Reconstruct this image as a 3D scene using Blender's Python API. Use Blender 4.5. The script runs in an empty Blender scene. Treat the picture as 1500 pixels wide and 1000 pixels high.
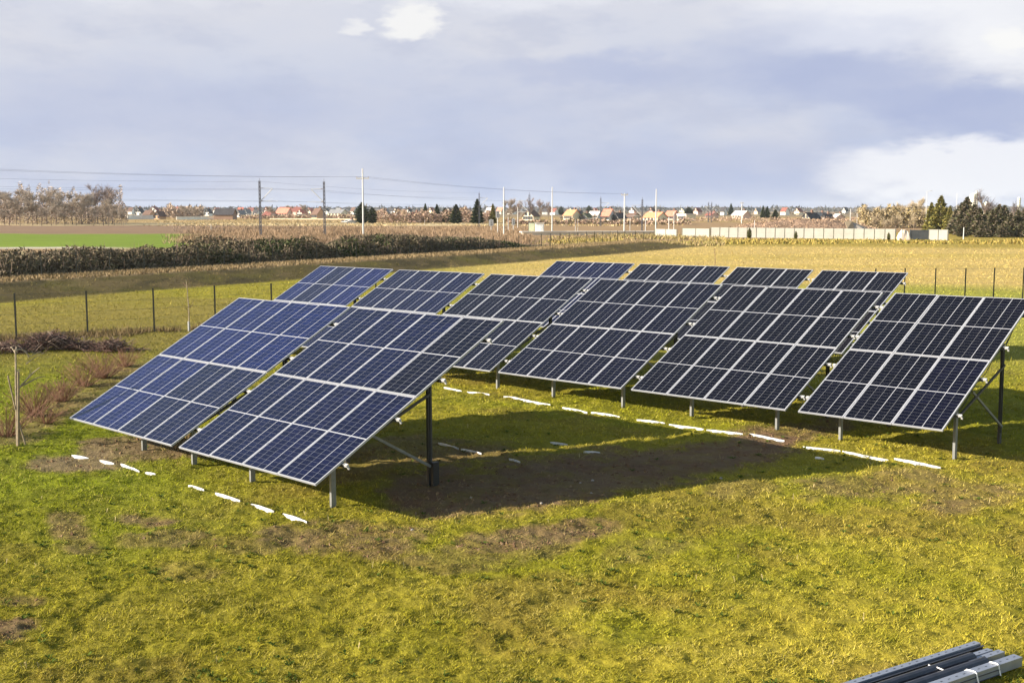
import bpy, math, random
import numpy as np
from mathutils import Matrix, Vector
R = math.radians
C = bpy.context.scene.collection
S = bpy.context.scene
rng = np.random.default_rng(7)
random.seed(7)

# ------------------------------------------------------------------ camera
H, F, PITCH = 4.85, 1722.1, R(6.4274)
cam = bpy.data.objects.new("camera", bpy.data.cameras.new("camera"))
C.objects.link(cam)
cam.location = (0, 0, H)
cam.rotation_euler = (math.pi/2 - PITCH, 0, 0)
cam.data.sensor_width = 36
cam.data.lens = F/1500*36
cam.data.clip_start = 0.1
cam.data.clip_end = 30000
S.camera = cam

# ------------------------------------------------------------------ light, sky, exposure
SUN_EL, SUN_TO = 20.5, Vector((-2.546, -0.424))          # towards the sun in plan
EXPOSURE = 1.5
S.view_settings.view_transform = 'Standard'
S.view_settings.look = 'None'
S.view_settings.gamma = 1
S.view_settings.exposure = EXPOSURE
sun = bpy.data.objects.new("sun", bpy.data.lights.new("sun", 'SUN'))
C.objects.link(sun)
sun.data.energy = 5.0
sun.data.angle = R(0.5)
sun.data.color = (1.0, 0.90, 0.74)
d = Vector((SUN_TO.x, SUN_TO.y, 0)).normalized()*math.cos(R(SUN_EL)) + Vector((0, 0, math.sin(R(SUN_EL))))
sun.rotation_euler = d.to_track_quat('Z', 'Y').to_euler()
sun.location = (-40, -10, 40)

W = bpy.data.worlds.new("World")
S.world = W
W.use_nodes = True
nt = W.node_tree
nt.nodes.clear()
def N(t, **kw):
    n = nt.nodes.new(t)
    for k, v in kw.items(): setattr(n, k, v)
    return n
def L(a, b): nt.links.new(a, b)
def M(op, a, b=None, c=None, clamp=False):
    n = N('ShaderNodeMath', operation=op, use_clamp=clamp)
    for i, v in enumerate((a, b, c)):
        if v is None: continue
        if isinstance(v, (int, float)): n.inputs[i].default_value = v
        else: L(v, n.inputs[i])
    return n.outputs[0]
def MIXC(f, a, b, bt='MIX'):
    n = N('ShaderNodeMix', data_type='RGBA', blend_type=bt)
    for s, v in ((0, f), (6, a), (7, b)):
        if isinstance(v, (int, float)): n.inputs[s].default_value = v
        elif isinstance(v, tuple): n.inputs[s].default_value = (*v, 1)
        else: L(v, n.inputs[s])
    return n.outputs[2]
def RAMP(v, a, b):
    n = N('ShaderNodeMapRange', interpolation_type='SMOOTHSTEP')
    L(v, n.inputs[0]); n.inputs[1].default_value = a; n.inputs[2].default_value = b
    return n.outputs[0]
tc = N('ShaderNodeTexCoord')
sep = N('ShaderNodeSeparateXYZ'); L(tc.outputs['Generated'], sep.inputs[0])
az = M('ARCTAN2', sep.outputs[0], sep.outputs[1])
el = M('ARCSINE', sep.outputs[2])
comb = N('ShaderNodeCombineXYZ'); L(az, comb.inputs[0]); L(M('MULTIPLY', el, 2.6), comb.inputs[1])
def noise(scale, det=6, rough=.55, off=0):
    n = N('ShaderNodeTexNoise', noise_dimensions='3D')
    n.inputs['Scale'].default_value = scale; n.inputs['Detail'].default_value = det; n.inputs['Roughness'].default_value = rough
    a = N('ShaderNodeVectorMath', operation='ADD'); L(comb.outputs[0], a.inputs[0]); a.inputs[1].default_value = (off, off*.7, off*1.3)
    L(a.outputs[0], n.inputs['Vector'])
    return n.outputs[0]
n1, n2, n3 = noise(5, 7), noise(13, 7, .6, 3.1), noise(30, 6, .6, 7.7)
waz = M('ADD', az, M('ADD', M('MULTIPLY', M('SUBTRACT', n2, .5), .09), M('MULTIPLY', M('SUBTRACT', n3, .5), .03)))
wel = M('ADD', el, M('ADD', M('MULTIPLY', M('SUBTRACT', noise(14, 7, .6, 5.3), .5), .05), M('MULTIPLY', M('SUBTRACT', noise(34, 5, .6, 9.3), .5), .014)))
def blob(px, py, rx, ry, lo=1.25, hi=.35):
    """soft cloud mass centred on a compass direction and height"""
    a0, e0 = math.atan2(px-750, F), (306-py)/F
    dx = M('DIVIDE', M('SUBTRACT', waz, a0), rx/F)
    dy = M('DIVIDE', M('SUBTRACT', wel, e0), ry/F)
    r = M('SQRT', M('ADD', M('MULTIPLY', dx, dx), M('MULTIPLY', dy, dy)))
    return RAMP(r, lo, hi)
# the grey rain-cloud bank over the plain
bank = MIXC(RAMP(el, 0.0, .17), (.490, .565, .770), (.685, .712, .805))
bank = MIXC(M('MULTIPLY', RAMP(n1, .36, .66), .62), bank, (.74, .745, .80))
bank = MIXC(M('MULTIPLY', RAMP(n2, .46, .68), .42), bank, (.50, .545, .70))
for b, amt in ((blob(230, 175, 330, 55), .42), (blob(860, 118, 170, 26), .35), (blob(130, 130, 150, 30), .2), (blob(1000, 250, 330, 45), .4), (blob(720, 210, 150, 40), .12)):
    bank = MIXC(M('MULTIPLY', b, amt), bank, (.480, .535, .730))
for b, amt in ((blob(1330, 20, 270, 80), .8), (blob(1450, 95, 90, 44), .75), (blob(1420, 258, 200, 42, 1.2, .6), .85), (blob(1250, 60, 120, 40), .5), (blob(700, 0, 330, 26), .4), (blob(100, 10, 260, 30), .35), (blob(780, 265, 80, 40), .2)):
    bank = MIXC(M('MULTIPLY', b, amt), bank, (.93, .94, .98))
for b, amt in ((blob(1235, 130, 170, 46, 1.2, .3), .62), (blob(1435, 182, 135, 46, 1.15, .45), .74), (blob(1180, 80, 190, 60, 1.15, .4), .35), (blob(1340, 165, 110, 32), .6), (blob(840, 112, 170, 26, 1.2, .3), .3), (blob(700, 150, 420, 60), .2), (blob(1050, 110, 220, 40, 1.2, .2), .3)):
    bank = MIXC(M('MULTIPLY', b, amt), bank, (.430, .495, .715))
for b, amt in ((blob(608, 46, 46, 30, 1.15, .5), .75), (blob(528, 60, 28, 13, 1.2, .4), .5), (blob(1480, 90, 40, 20), .7)):
    bank = MIXC(M('MULTIPLY', b, amt), bank, (1.0, .99, .96))
BANK_LEVEL = 0.350
bank = MIXC(1.0, bank, (BANK_LEVEL, BANK_LEVEL, BANK_LEVEL), 'MULTIPLY')
sky = N('ShaderNodeTexSky', sky_type='NISHITA')
sky.sun_disc = False
sky.sun_elevation = R(SUN_EL)
sky.sun_rotation = math.atan2(SUN_TO.x, SUN_TO.y)
sky.air_density = 1.0; sky.dust_density = .5; sky.ozone_density = 1.2
skyc = MIXC(1.0, sky.outputs[0], (.108, .093, .076), 'MULTIPLY')
front = M('MULTIPLY', RAMP(el, .42, .22), RAMP(M('ABSOLUTE', az), 1.25, .75))
bg = N('ShaderNodeBackground')
L(MIXC(front, skyc, bank), bg.inputs[0]); bg.inputs[1].default_value = 1.0
out = N('ShaderNodeOutputWorld'); L(bg.outputs[0], out.inputs[0])

# ------------------------------------------------------------------ helpers
CP, SP = math.cos(PITCH), math.sin(PITCH)
def ray(px, py):
    x, y = (px-750)/F, -(py-500)/F
    return np.array([x, CP+y*SP, -SP+y*CP])
def gp(px, py, z=0.0):
    r = ray(px, py); return r*(z-H)/r[2] + np.array([0, 0, H])
def at(px, py, dist):
    r = ray(px, py); return r*dist/r[1] + np.array([0, 0, H])
def topix(X, Y, Z=0.0):
    dz = Z-H
    dd = Y*CP - dz*SP; u = Y*SP + dz*CP
    dd = np.maximum(dd, .5)
    return 750+F*X/dd, 500-F*u/dd
def sstep(a, b, x):
    t = np.clip((x-a)/(b-a), 0, 1); return t*t*(3-2*t)
def hash2(i, j, s):
    h = (i*374761393 + j*668265263 + s*974634777) & 0xffffffff
    h = ((h ^ (h >> 13))*1274126177) & 0xffffffff
    return ((h ^ (h >> 16)) & 0xffff)/65535.0
def vnoise(x, y, s=0):
    xi, yi = np.floor(x).astype(np.int64), np.floor(y).astype(np.int64)
    fx, fy = x-xi, y-yi
    fx, fy = fx*fx*(3-2*fx), fy*fy*(3-2*fy)
    a, b, c, d_ = hash2(xi, yi, s), hash2(xi+1, yi, s), hash2(xi, yi+1, s), hash2(xi+1, yi+1, s)
    return (a*(1-fx)+b*fx)*(1-fy)+(c*(1-fx)+d_*fx)*fy
def fbm(x, y, s=0, o=4):
    v, a, t = 0, .5, 0
    for k in range(o):
        v = v+a*vnoise(x*2**k, y*2**k, s+k); t += a; a *= .5
    return v/t

class NG:
    """small node graph for a material"""
    def __init__(s, name):
        s.m = bpy.data.materials.new(name); s.m.use_nodes = True
        s.t = s.m.node_tree; s.b = s.t.nodes['Principled BSDF']
    def n(s, t, **kw):
        q = s.t.nodes.new(t)
        for k, v in kw.items(): setattr(q, k, v)
        return q
    def put(s, v, sock):
        if isinstance(v, (int, float)): sock.default_value = v
        elif isinstance(v, tuple): sock.default_value = (*v, 1) if len(v) == 3 and sock.type == 'RGBA' else v
        else: s.t.links.new(v, sock)
    def math(s, op, a, b=None, c=None):
        q = s.n('ShaderNodeMath', operation=op)
        for i, v in enumerate((a, b, c)):
            if v is not None: s.put(v, q.inputs[i])
        return q.outputs[0]
    def mix(s, f, a, b, bt='MIX'):
        q = s.n('ShaderNodeMix', data_type='RGBA', blend_type=bt)
        s.put(f, q.inputs[0]); s.put(a, q.inputs[6]); s.put(b, q.inputs[7]); return q.outputs[2]
    def noise(s, scale, det=4, rough=.55, vec=None, out=0):
        q = s.n('ShaderNodeTexNoise'); q.inputs['Scale'].default_value = scale
        q.inputs['Detail'].default_value = det; q.inputs['Roughness'].default_value = rough
        s.put(vec if vec is not None else s.obj(), q.inputs['Vector']); return q.outputs[out]
    def obj(s):
        if not hasattr(s, 'tc'): s.tc = s.n('ShaderNodeTexCoord')
        return s.tc.outputs['Object']
    def ramp(s, v, a, b, lo=0.0, hi=1.0):
        q = s.n('ShaderNodeMapRange'); s.put(v, q.inputs[0])
        for i, x in zip((1, 2, 3, 4), (a, b, lo, hi)): q.inputs[i].default_value = x
        return q.outputs[0]
    def bump(s, h, dist, strength=1.0):
        q = s.n('ShaderNodeBump'); s.put(h, q.inputs['Height']); q.inputs['Distance'].default_value = dist
        q.inputs['Strength'].default_value = strength; s.t.links.new(q.outputs[0], s.b.inputs['Normal'])
    def attr(s, name='col'):
        q = s.n('ShaderNodeAttribute', attribute_name=name); return q.outputs['Color']
    def set(s, **kw):
        for k, v in kw.items(): s.put(v, s.b.inputs[k.replace('_', ' ')])
        return s.m
def plain(name, col, rough=.8, var=.25, scale=3.0, metal=0.0, spec=.3, bump=0.0, bscale=20.0):
    g = NG(name)
    dark = tuple(c*(1-var) for c in col); lite = tuple(min(1, c*(1+var)) for c in col)
    v = g.mix(g.ramp(g.noise(scale, 5), .3, .7), dark, lite)
    if bump: g.bump(g.noise(bscale, 4), bump)
    return g.set(Base_Color=v, Roughness=rough, Metallic=metal, Specular_IOR_Level=spec)
def vcol(name, rough=.9, var=.3, scale=2.0, spec=.1, trans=0.0):
    g = NG(name)
    v = g.mix(1.0, g.attr(), g.mix(g.noise(scale, 4), (1-var,)*3, (1+var,)*3), 'MULTIPLY')
    return g.set(Base_Color=v, Roughness=rough, Specular_IOR_Level=spec)

class MB:
    """collects shapes for ONE mesh object"""
    def __init__(s): s.v, s.f, s.mi, s.c = [], [], [], []
    def add(s, vs, fs, mi=0, col=None):
        o = len(s.v); s.v += [tuple(map(float, p)) for p in vs]
        s.f += [tuple(i+o for i in f) for f in fs]; s.mi += [mi]*len(fs)
        if col is not None: s.c += [col]*len(vs)
    def box(s, a, b, mi=0, T=None, col=None):
        x0, y0, z0 = a; x1, y1, z1 = b
        v = [(x0, y0, z0), (x1, y0, z0), (x1, y1, z0), (x0, y1, z0), (x0, y0, z1), (x1, y0, z1), (x1, y1, z1), (x0, y1, z1)]
        if T is not None: v = [T(p) for p in v]
        s.add(v, [(0, 3, 2, 1), (4, 5, 6, 7), (0, 1, 5, 4), (1, 2, 6, 5), (2, 3, 7, 6), (3, 0, 4, 7)], mi, col)
    def sweep(s, prof, a, b, up=(0, 0, 1), mi=0, col=None):
        """closed 2-D outline swept from a to b with caps"""
        a, b = np.array(a, float), np.array(b, float)
        d_ = b-a; d_ /= np.linalg.norm(d_)
        u = np.array(up, float); x = np.cross(d_, u)
        if np.linalg.norm(x) < 1e-3: x = np.cross(d_, (1, 0, 0))
        x /= np.linalg.norm(x); y = np.cross(x, d_)
        n = len(prof)
        v = [a+x*p[0]+y*p[1] for p in prof]+[b+x*p[0]+y*p[1] for p in prof]
        f = [(i, (i+1) % n, n+(i+1) % n, n+i) for i in range(n)]+[tuple(range(n-1, -1, -1)), tuple(range(n, 2*n))]
        s.add(v, f, mi, col)
    def tube(s, pts, rad, n=6, mi=0, col=None, cap=True):
        pts = [np.array(p, float) for p in pts]
        rad = rad if hasattr(rad, '__len__') else [rad]*len(pts)
        v, f = [], []
        for i, p in enumerate(pts):
            d_ = pts[min(i+1, len(pts)-1)]-pts[max(i-1, 0)]; d_ = d_/max(np.linalg.norm(d_), 1e-9)
            x = np.cross(d_, (0, 0, 1) if abs(d_[2]) < .9 else (1, 0, 0)); x /= np.linalg.norm(x); y = np.cross(x, d_)
            for k in range(n):
                a_ = 2*math.pi*k/n; v.append(p+(x*math.cos(a_)+y*math.sin(a_))*rad[i])
        for i in range(len(pts)-1):
            for k in range(n): f.append((i*n+k, i*n+(k+1) % n, (i+1)*n+(k+1) % n, (i+1)*n+k))
        if cap: f += [tuple(range(n-1, -1, -1)), tuple(range((len(pts)-1)*n, len(pts)*n))]
        s.add(v, f, mi, col)
    def mesh(s, name, mats):
        me = bpy.data.meshes.new(name); me.from_pydata(s.v, [], s.f)
        for m in (mats if isinstance(mats, (list, tuple)) else [mats]): me.materials.append(m)
        me.polygons.foreach_set('material_index', s.mi)
        if s.c:
            ca = me.color_attributes.new('col', 'FLOAT_COLOR', 'POINT')
            ca.data.foreach_set('color', np.array([(*c, 1) for c in s.c], np.float32).ravel())
        me.update(); return me
    def obj(s, name, mats, parent=None, loc=None):
        return link(name, s.mesh(name, mats), parent, loc)
def link(name, me, parent=None, loc=None):
    o = bpy.data.objects.new(name, me); C.objects.link(o)
    if parent is not None: o.parent = parent
    if loc is not None: o.location = loc
    return o
def trimesh(name, V, mat, col=None, nv=3):
    """fast mesh out of separate triangles / quads: V is (n, nv, 3), col is (n, 3)"""
    n = len(V); me = bpy.data.meshes.new(name)
    me.vertices.add(n*nv); me.vertices.foreach_set('co', V.astype(np.float32).ravel())
    me.loops.add(n*nv); me.loops.foreach_set('vertex_index', np.arange(n*nv, dtype=np.int32))
    me.polygons.add(n); me.polygons.foreach_set('loop_start', np.arange(0, n*nv, nv, dtype=np.int32))
    me.update(calc_edges=True); me.materials.append(mat)
    if col is not None:
        ca = me.color_attributes.new('col', 'FLOAT_COLOR', 'POINT')
        c = np.ones((n*nv, 4), np.float32); c[:, :3] = np.repeat(col, nv, 0); ca.data.foreach_set('color', c.ravel())
    return me
def tag(o, label=None, cat=None, group=None, kind=None):
    for k, v in (('label', label), ('category', cat), ('group', group), ('kind', kind)):
        if v: o[k] = v
    return o
def thing(name, label, cat, loc=(0, 0, 0), rz=0, group=None):
    o = bpy.data.objects.new(name, None); C.objects.link(o); o.empty_display_size = .3
    o.location = loc; o.rotation_euler = (0, 0, rz); return tag(o, label, cat, group)
def copy_thing(src, loc, rz=0.0, sc=1.0, label=None, group=None):
    c = src.copy(); C.objects.link(c); c.location = loc; c.rotation_euler = (0, 0, rz)
    c.scale = sc if hasattr(sc, '__len__') else (sc,)*3
    if label: c['label'] = label
    if group: c['group'] = group
    for ch in list(src.children):
        k = ch.copy(); C.objects.link(k); k.parent = c
        for g in list(ch.children):
            q = g.copy(); C.objects.link(q); q.parent = k
    return c
ORD = ['first', 'second', 'third', 'fourth', 'fifth', 'sixth', 'seventh', 'eighth', 'ninth', 'tenth', 'eleventh', 'twelfth', 'thirteenth',
       'fourteenth', 'fifteenth', 'sixteenth', 'seventeenth', 'eighteenth', 'nineteenth', 'twentieth']

# ------------------------------------------------------------------ the land: one sheet to the horizon
BERM_PX = [(-420, 470), (-200, 455), (0, 443), (60, 437), (150, 429.5), (300, 418.5), (400, 411.5), (640, 393), (750, 384.5), (800, 380), (900, 372), (1000, 362.5), (1050, 359)]
BERM = np.array([gp(*q)[:2] for q in BERM_PX])
def berm_uv(X, Y):
    """signed distance behind the foot of the bank, and distance along it"""
    best = np.full(X.shape, 1e9); u = np.zeros(X.shape); w = np.zeros(X.shape); acc = 0
    for a, b in zip(BERM[:-1], BERM[1:]):
        dv = b-a; ln = np.hypot(*dv); dv = dv/ln
        px, py = X-a[0], Y-a[1]
        t = np.clip(px*dv[0]+py*dv[1], 0, ln); cx, cy = px-dv[0]*t, py-dv[1]*t
        dist = np.hypot(cx, cy); side = np.where(-dv[1]*px+dv[0]*py > 0, 1, -1)
        k = dist < best; best = np.where(k, dist, best); u = np.where(k, dist*side, u); w = np.where(k, acc+t, w); acc += ln
    return u, w, acc
def gz(X, Y):
    X, Y = np.asarray(X, float), np.asarray(Y, float)
    u, w, tot = berm_uv(X, Y)
    uu = u + (fbm(X*.25, Y*.25, 11, 3)-.5)*.7
    b = .66*np.clip(uu/4.6, 0, 1)**.9*sstep(12.5, 7.5, uu)*sstep(tot, tot-14, w)
    b *= .92+.16*fbm(X*.15, Y*.15, 5, 3)
    r = np.hypot(X, Y)
    und = (fbm(X*.8, Y*.8, 21, 4)-.5)*.09*sstep(70, 30, r)+((fbm(X*3.6, Y*3.6, 23, 3)-.5)*.090+(fbm(X*8.5, Y*8.5, 27, 2)-.5)*.048)*sstep(48, 30, r)
    return b+und*sstep(1, 0, np.maximum(b, 0)/.3)
def gzs(x, y): return float(gz(np.array([x]), np.array([y]))[0])

# bare soil patches: (x0, y0, x1, y1, r0, r1, amount)
SOIL = [(655, 716, 900, 692, 100, 90, 1.0), (900, 692, 1120, 652, 80, 52, 1.0), (1120, 640, 1230, 622, 45, 30, .75), (745, 735, 640, 745, 60, 45, .7),
        (720, 795, 860, 772, 55, 45, .75), (640, 820, 790, 800, 60, 50, .42), (430, 785, 560, 795, 55, 75, .65), (190, 762, 235, 766, 26, 26, .8),
        (95, 760, 120, 800, 26, 34, .62), (200, 792, 270, 790, 36, 50, .5), (330, 800, 380, 800, 40, 36, .4), (0, 925, 30, 915, 40, 26, .95), (20, 880, 40, 880, 30, 20, .5),
        (75, 678, 140, 676, 34, 40, .75), (150, 662, 260, 652, 46, 60, .85), (70, 600, 200, 545, 45, 45, .62), (10, 640, 60, 620, 50, 40, .6), (1240, 716, 1340, 706, 60, 60, .5), (1390, 735, 1440, 725, 50, 60, .55),
        (640, 660, 720, 662, 50, 40, .6), (510, 690, 600, 655, 60, 60, .55), (1070, 722, 1100, 715, 40, 40, .35), (260, 835, 300, 840, 40, 30, .35), (930, 810, 980, 800, 50, 40, .25)]
def soil_mask(X, Y):
    px, py = topix(X, Y)
    m = np.zeros(X.shape)
    wob = (fbm(X*1.6, Y*1.6, 31, 4)-.5)*1.15+(fbm(X*6, Y*6, 37, 3)-.5)*.7
    for x0, y0, x1, y1, r0, r1, a in SOIL:
        dx, dy = x1-x0, (y1-y0)*3
        qx, qy = px-x0, (py-y0)*3
        t = np.clip((qx*dx+qy*dy)/(dx*dx+dy*dy+1e-6), 0, 1)
        dist = np.hypot(qx-dx*t, qy-dy*t)/(r0+(r1-r0)*t)
        m = np.maximum(m, a*sstep(1.35, .6, dist+wob))
    return m*sstep(60, 45, np.hypot(X, Y))
def blend(col, c, m):
    return col*(1-m[..., None])+np.array(c)*m[..., None]
def land_color(X, Y):
    """albedo of the open land (grass, soil, stubble, crops)"""
    px, py = topix(X, Y)
    py = np.where(Y < 3, 2000, py)
    py = py+np.where(py < 372, 1.0, 0)*((fbm(X*.045, Y*.02, 81, 3)-.5)*2.2+(fbm(X*.25, Y*.1, 82, 3)-.5)*1.0)
    r = np.hypot(X, Y)
    u, w, tot = berm_uv(X, Y)
    n1_, n2_ = fbm(X*.35, Y*.35, 41, 4), fbm(X*.06, Y*.06, 43, 4)
    nf = fbm(X*.012, Y*.03, 47, 4)
    col = np.zeros(X.shape+(3,))+np.array((.236, .206, .020))                      # lawn
    col = blend(col, (.328, .272, .034), sstep(300, 1300, px)*sstep(500, 900, py)*.8)
    col = blend(col, (.175, .188, .008), sstep(.48, .66, n1_)*.55)
    col = blend(col, (.185, .132, .028), sstep(.52, .70, fbm(X*.55+9, Y*.55, 46, 5))*.55)
    col = blend(col, (.150, .192, .007), sstep(520, 120, px)*sstep(460, 520, py)*sstep(900, 640, py)*.75)      # lusher grass on the left
    col = blend(col, (.130, .122, .009), sstep(.55, .72, fbm(X*.9, Y*.9, 45, 4))*.35)
    far = sstep(33, 46, r)
    col = blend(col, (.215, .190, .022), far*.85)                                                       # grass by the fence
    col = blend(col, (.165, .125, .040), far*sstep(.52, .68, n2_)*sstep(500, 300, px)*.6)
    right = sstep(560, 800, px)
    col = blend(col, (.245, .240, .040), right*far)
    mead = right*sstep(72, 82, r+12*(n2_-.5))
    col = blend(col, (.415, .305, .108), mead)                                                         # straw-yellow meadow
    col = blend(col, (.360, .275, .075), mead*sstep(.5, .7, fbm(X*.02, Y*.12, 49, 4))*.7)
    verge = sstep(150, 165, r)*right
    col = blend(col, (.270, .205, .045), verge)
    # the bank: olive rough grass on the face, bleached track along the top
    on = sstep(-1.2, .3, u)*sstep(tot, tot-10, w)
    col = blend(col, (.070, .054, .022), on*.95)
    col = blend(col, (.085, .078, .016), on*sstep(.5, .65, n1_)*.5)
    col = blend(col, (.038, .031, .015), on*sstep(.48, .66, fbm(X*.5+3, Y*.22, 50, 4))*.7)
    col = blend(col, (.13, .095, .045), on*sstep(.55, .7, fbm(X*.8, Y*.3+5, 51, 4))*.5)
    top = sstep(4.0, 4.8, u)*sstep(tot, tot-6, w)
    col = blend(col, (.265, .195, .110), top)
    beyond = sstep(8.5, 9.5, u)
    left = (px < 1000)
    col = blend(col, (.080, .058, .042), beyond)                                                        # rough ground under the brambles
    fld = beyond*sstep(17, 23, u)
    col = blend(col, (.270, .180, .100), fld)                                                           # dry reeds and stubble
    gf = fld*sstep(315, 265, px+120*(fbm(X*.12, Y*.12, 57, 4)-.5))*sstep(341.5, 343.5, py)*sstep(366, 360, py)
    col = blend(col, (.150, .215, .022), gf)                                                            # winter crop
    rows = .5+.5*np.sin((X*.55+Y*.83)*1.15+2*fbm(X*.03, Y*.03, 84, 2))
    col = blend(col, (.100, .140, .018), gf*rows*.45*sstep(.3, .6, fbm(X*.03, Y*.012, 85, 3)))
    col = blend(col, (.42, .38, .32), fld*sstep(361, 362, py)*sstep(364.5, 363.5, py)*sstep(220, 120, px))      # sandy track
    pf = fld*(.75+.25*sstep(.35, .6, fbm(X*.05, Y*.3, 59, 3)))*sstep(343, 341.5, py)*sstep(329.5, 331, py)*sstep(720, 300, px)
    col = blend(col, (.190, .125, .085), pf)                                                            # ploughed strip
    col = blend(col, (.43, .34, .20), sstep(331, 330, py)*sstep(326, 327.5, py)*sstep(900, 700, px)*fld)        # bleached strip
    col = blend(col, (.30, .21, .095), sstep(327, 326, py)*fld)
    col = blend(col, (.21, .16, .10), sstep(319, 316, py)*np.ones_like(px))
    col = blend(col, (.13, .115, .095), sstep(312, 309, py)*np.ones_like(px))
    s = soil_mask(X, Y)
    col = blend(col, (.172, .104, .060), s*(.72+.28*sstep(.35, .6, fbm(X*3.1, Y*3.1, 58, 3))))
    tan = np.clip(s*sstep(.42, .6, fbm(X*2.3, Y*2.3, 53, 3)), 0, 1)
    col = blend(col, (.190, .130, .075), tan*.6)
    m = sstep(200, 60, np.hypot(px-110, (py-678)*3))*s
    col = blend(col, (.20, .155, .09), m*.8)
    return np.clip(col, 0, 1), s
def build_ground():
    pys = np.concatenate([np.arange(1050, 334, -2.0), np.arange(334, 24, -.55), np.arange(24, 1.4, -.22)])
    rr = np.concatenate([[3.0, 5.5], H*F/pys[H*F/pys < 4300], [4400.0]])
    th = np.concatenate([np.linspace(-math.pi, -R(31), 26)[:-1], np.linspace(-R(31), R(31), 430), np.linspace(R(31), math.pi, 26)[1:-1]])
    T, RR = np.meshgrid(th, rr)
    X, Y = RR*np.sin(T), RR*np.cos(T)
    Z = gz(X, Y)
    col, _ = land_color(X, Y)
    nr, ncol = X.shape
    V = np.stack([X, Y, Z], -1).reshape(-1, 3); V = np.vstack([V, [[0, 0, 0]]])
    i, j = np.meshgrid(np.arange(nr-1), np.arange(ncol), indexing='ij')
    a, b = (i*ncol+j).ravel(), (i*ncol+(j+1) % ncol).ravel()
    q = np.stack([a, b, b+ncol, a+ncol], 1)[:, ::-1]
    j = np.arange(ncol); tri = np.stack([np.full(ncol, nr*ncol), (j+1) % ncol, j], 1)
    me = bpy.data.meshes.new("ground")
    me.vertices.add(len(V)); me.vertices.foreach_set('co', V.astype(np.float32).ravel())
    loops = np.concatenate([q.ravel(), tri.ravel()]).astype(np.int32)
    me.loops.add(len(loops)); me.loops.foreach_set('vertex_index', loops)
    st = np.concatenate([np.arange(len(q))*4, len(q)*4+np.arange(len(tri))*3]).astype(np.int32)
    me.polygons.add(len(st)); me.polygons.foreach_set('loop_start', st)
    me.update(calc_edges=True)
    me.polygons.foreach_set('use_smooth', np.ones(len(st), bool))
    ca = me.color_attributes.new('col', 'FLOAT_COLOR', 'POINT')
    c = np.ones((len(V), 4), np.float32); c[:-1, :3] = (col*(.80+.20*sstep(35, 60, RR))[..., None]).reshape(-1, 3)      # thatch colour darkened, the shade between blades painted into it; c[-1, :3] = (.12, .1, .02)
    ca.data.foreach_set('color', c.ravel())
    g = NG("ground_turf")
    o = g.obj()
    fine = g.noise(9, 8, .7); mid = g.noise(1.7, 6, .6); big = g.noise(.12, 5, .6)
    v = g.mix(1.0, g.attr(), g.mix(fine, (.45, .45, .45), (1.5, 1.5, 1.5)), 'MULTIPLY')
    v = g.mix(1.0, v, g.mix(mid, (.72, .72, .74), (1.28, 1.27, 1.2)), 'MULTIPLY')
    v = g.mix(1.0, v, g.mix(big, (.78, .80, .85), (1.22, 1.2, 1.15)), 'MULTIPLY')
    g.bump(g.math('ADD', fine, g.math('MULTIPLY', mid, 1.5)), .05)
    me.materials.append(g.set(Base_Color=v, Roughness=.95, Specular_IOR_Level=.1))
    return tag(link("ground", me), kind='structure')
ground = build_ground()

# ------------------------------------------------------------------ grass
grass_mat = vcol("grass_blades", .9, .15, 1.0, .0)
def build_grass():
    def scatter(n, r0, r1, amax):
        q = rng.random(n)                                          # even per unit of view: dense near, sparse far
        r = 1/(1/r0+(1/r1-1/r0)*q); t = (rng.random(n)*2-1)*amax
        return r*np.sin(t), r*np.cos(t)
    Vs, Cs = [], []
    for n, r0, r1, hgt, wid in ((680000, 9.6, 40, .030, .0105), (230000, 40, 190, .075, .034)):
        X, Y = scatter(n, r0, r1, R(35))
        r = np.hypot(X, Y)
        col, s = land_color(X, Y)
        u, w, tot = berm_uv(X, Y)
        patch = fbm(X*1.3, Y*1.3, 61, 4); tuft = fbm(X*5.5, Y*5.5, 67, 3)
        p = (1-.93*s)*(.25+1.5*sstep(.3, .62, tuft))
        if r0 > 30: p = p*(u < 4.8)*.9
        k = rng.random(n) < p
        X, Y, r, col, patch, tuft, s = X[k], Y[k], r[k], col[k], patch[k], tuft[k], s[k]; n = len(X)
        sc = np.clip(r/16, .75, 2.3) if r0 < 30 else np.clip(r/75, .6, 1.9)
        h = hgt*(.45+.9*rng.random(n))*(.65+.8*tuft)*np.sqrt(sc)
        wd = wid*(.6+.8*rng.random(n))*sc
        a = rng.random(n)*2*np.pi; la = rng.random(n)*2*np.pi; lean = h*(.5+2.2*rng.random(n))
        weed = (fbm(X*.9, Y*.9, 69, 4) > .60)&(rng.random(n) < .12); h = np.where(weed, h*2.0, h)
        Z = gz(X, Y)-.004
        B = np.stack([X, Y, Z], 1); D = np.stack([np.cos(a), np.sin(a), 0*a], 1)*wd[:, None]/2
        T = B+np.stack([np.cos(la)*lean, np.sin(la)*lean, h], 1)
        Vs.append(np.stack([B-D, B+D, T], 1))
        straw = sstep(.62, .85, rng.random(n)*.6+patch*.55)[:, None]
        green = sstep(.60, .80, rng.random(n)*.55+(1-patch)*.5)[:, None]
        c = col*(.62+1.15*rng.random(n))[:, None]
        c = c*(1-.5*straw)+np.array((.44, .36, .12))*.5*straw
        c = c*(1-.5*green)+np.array((.105, .135, .008))*.5*green
        Cs.append(c)
    me = trimesh("grass", np.concatenate(Vs), grass_mat, np.concatenate(Cs))
    return tag(link("grass", me), kind='stuff')
build_grass()
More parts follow.
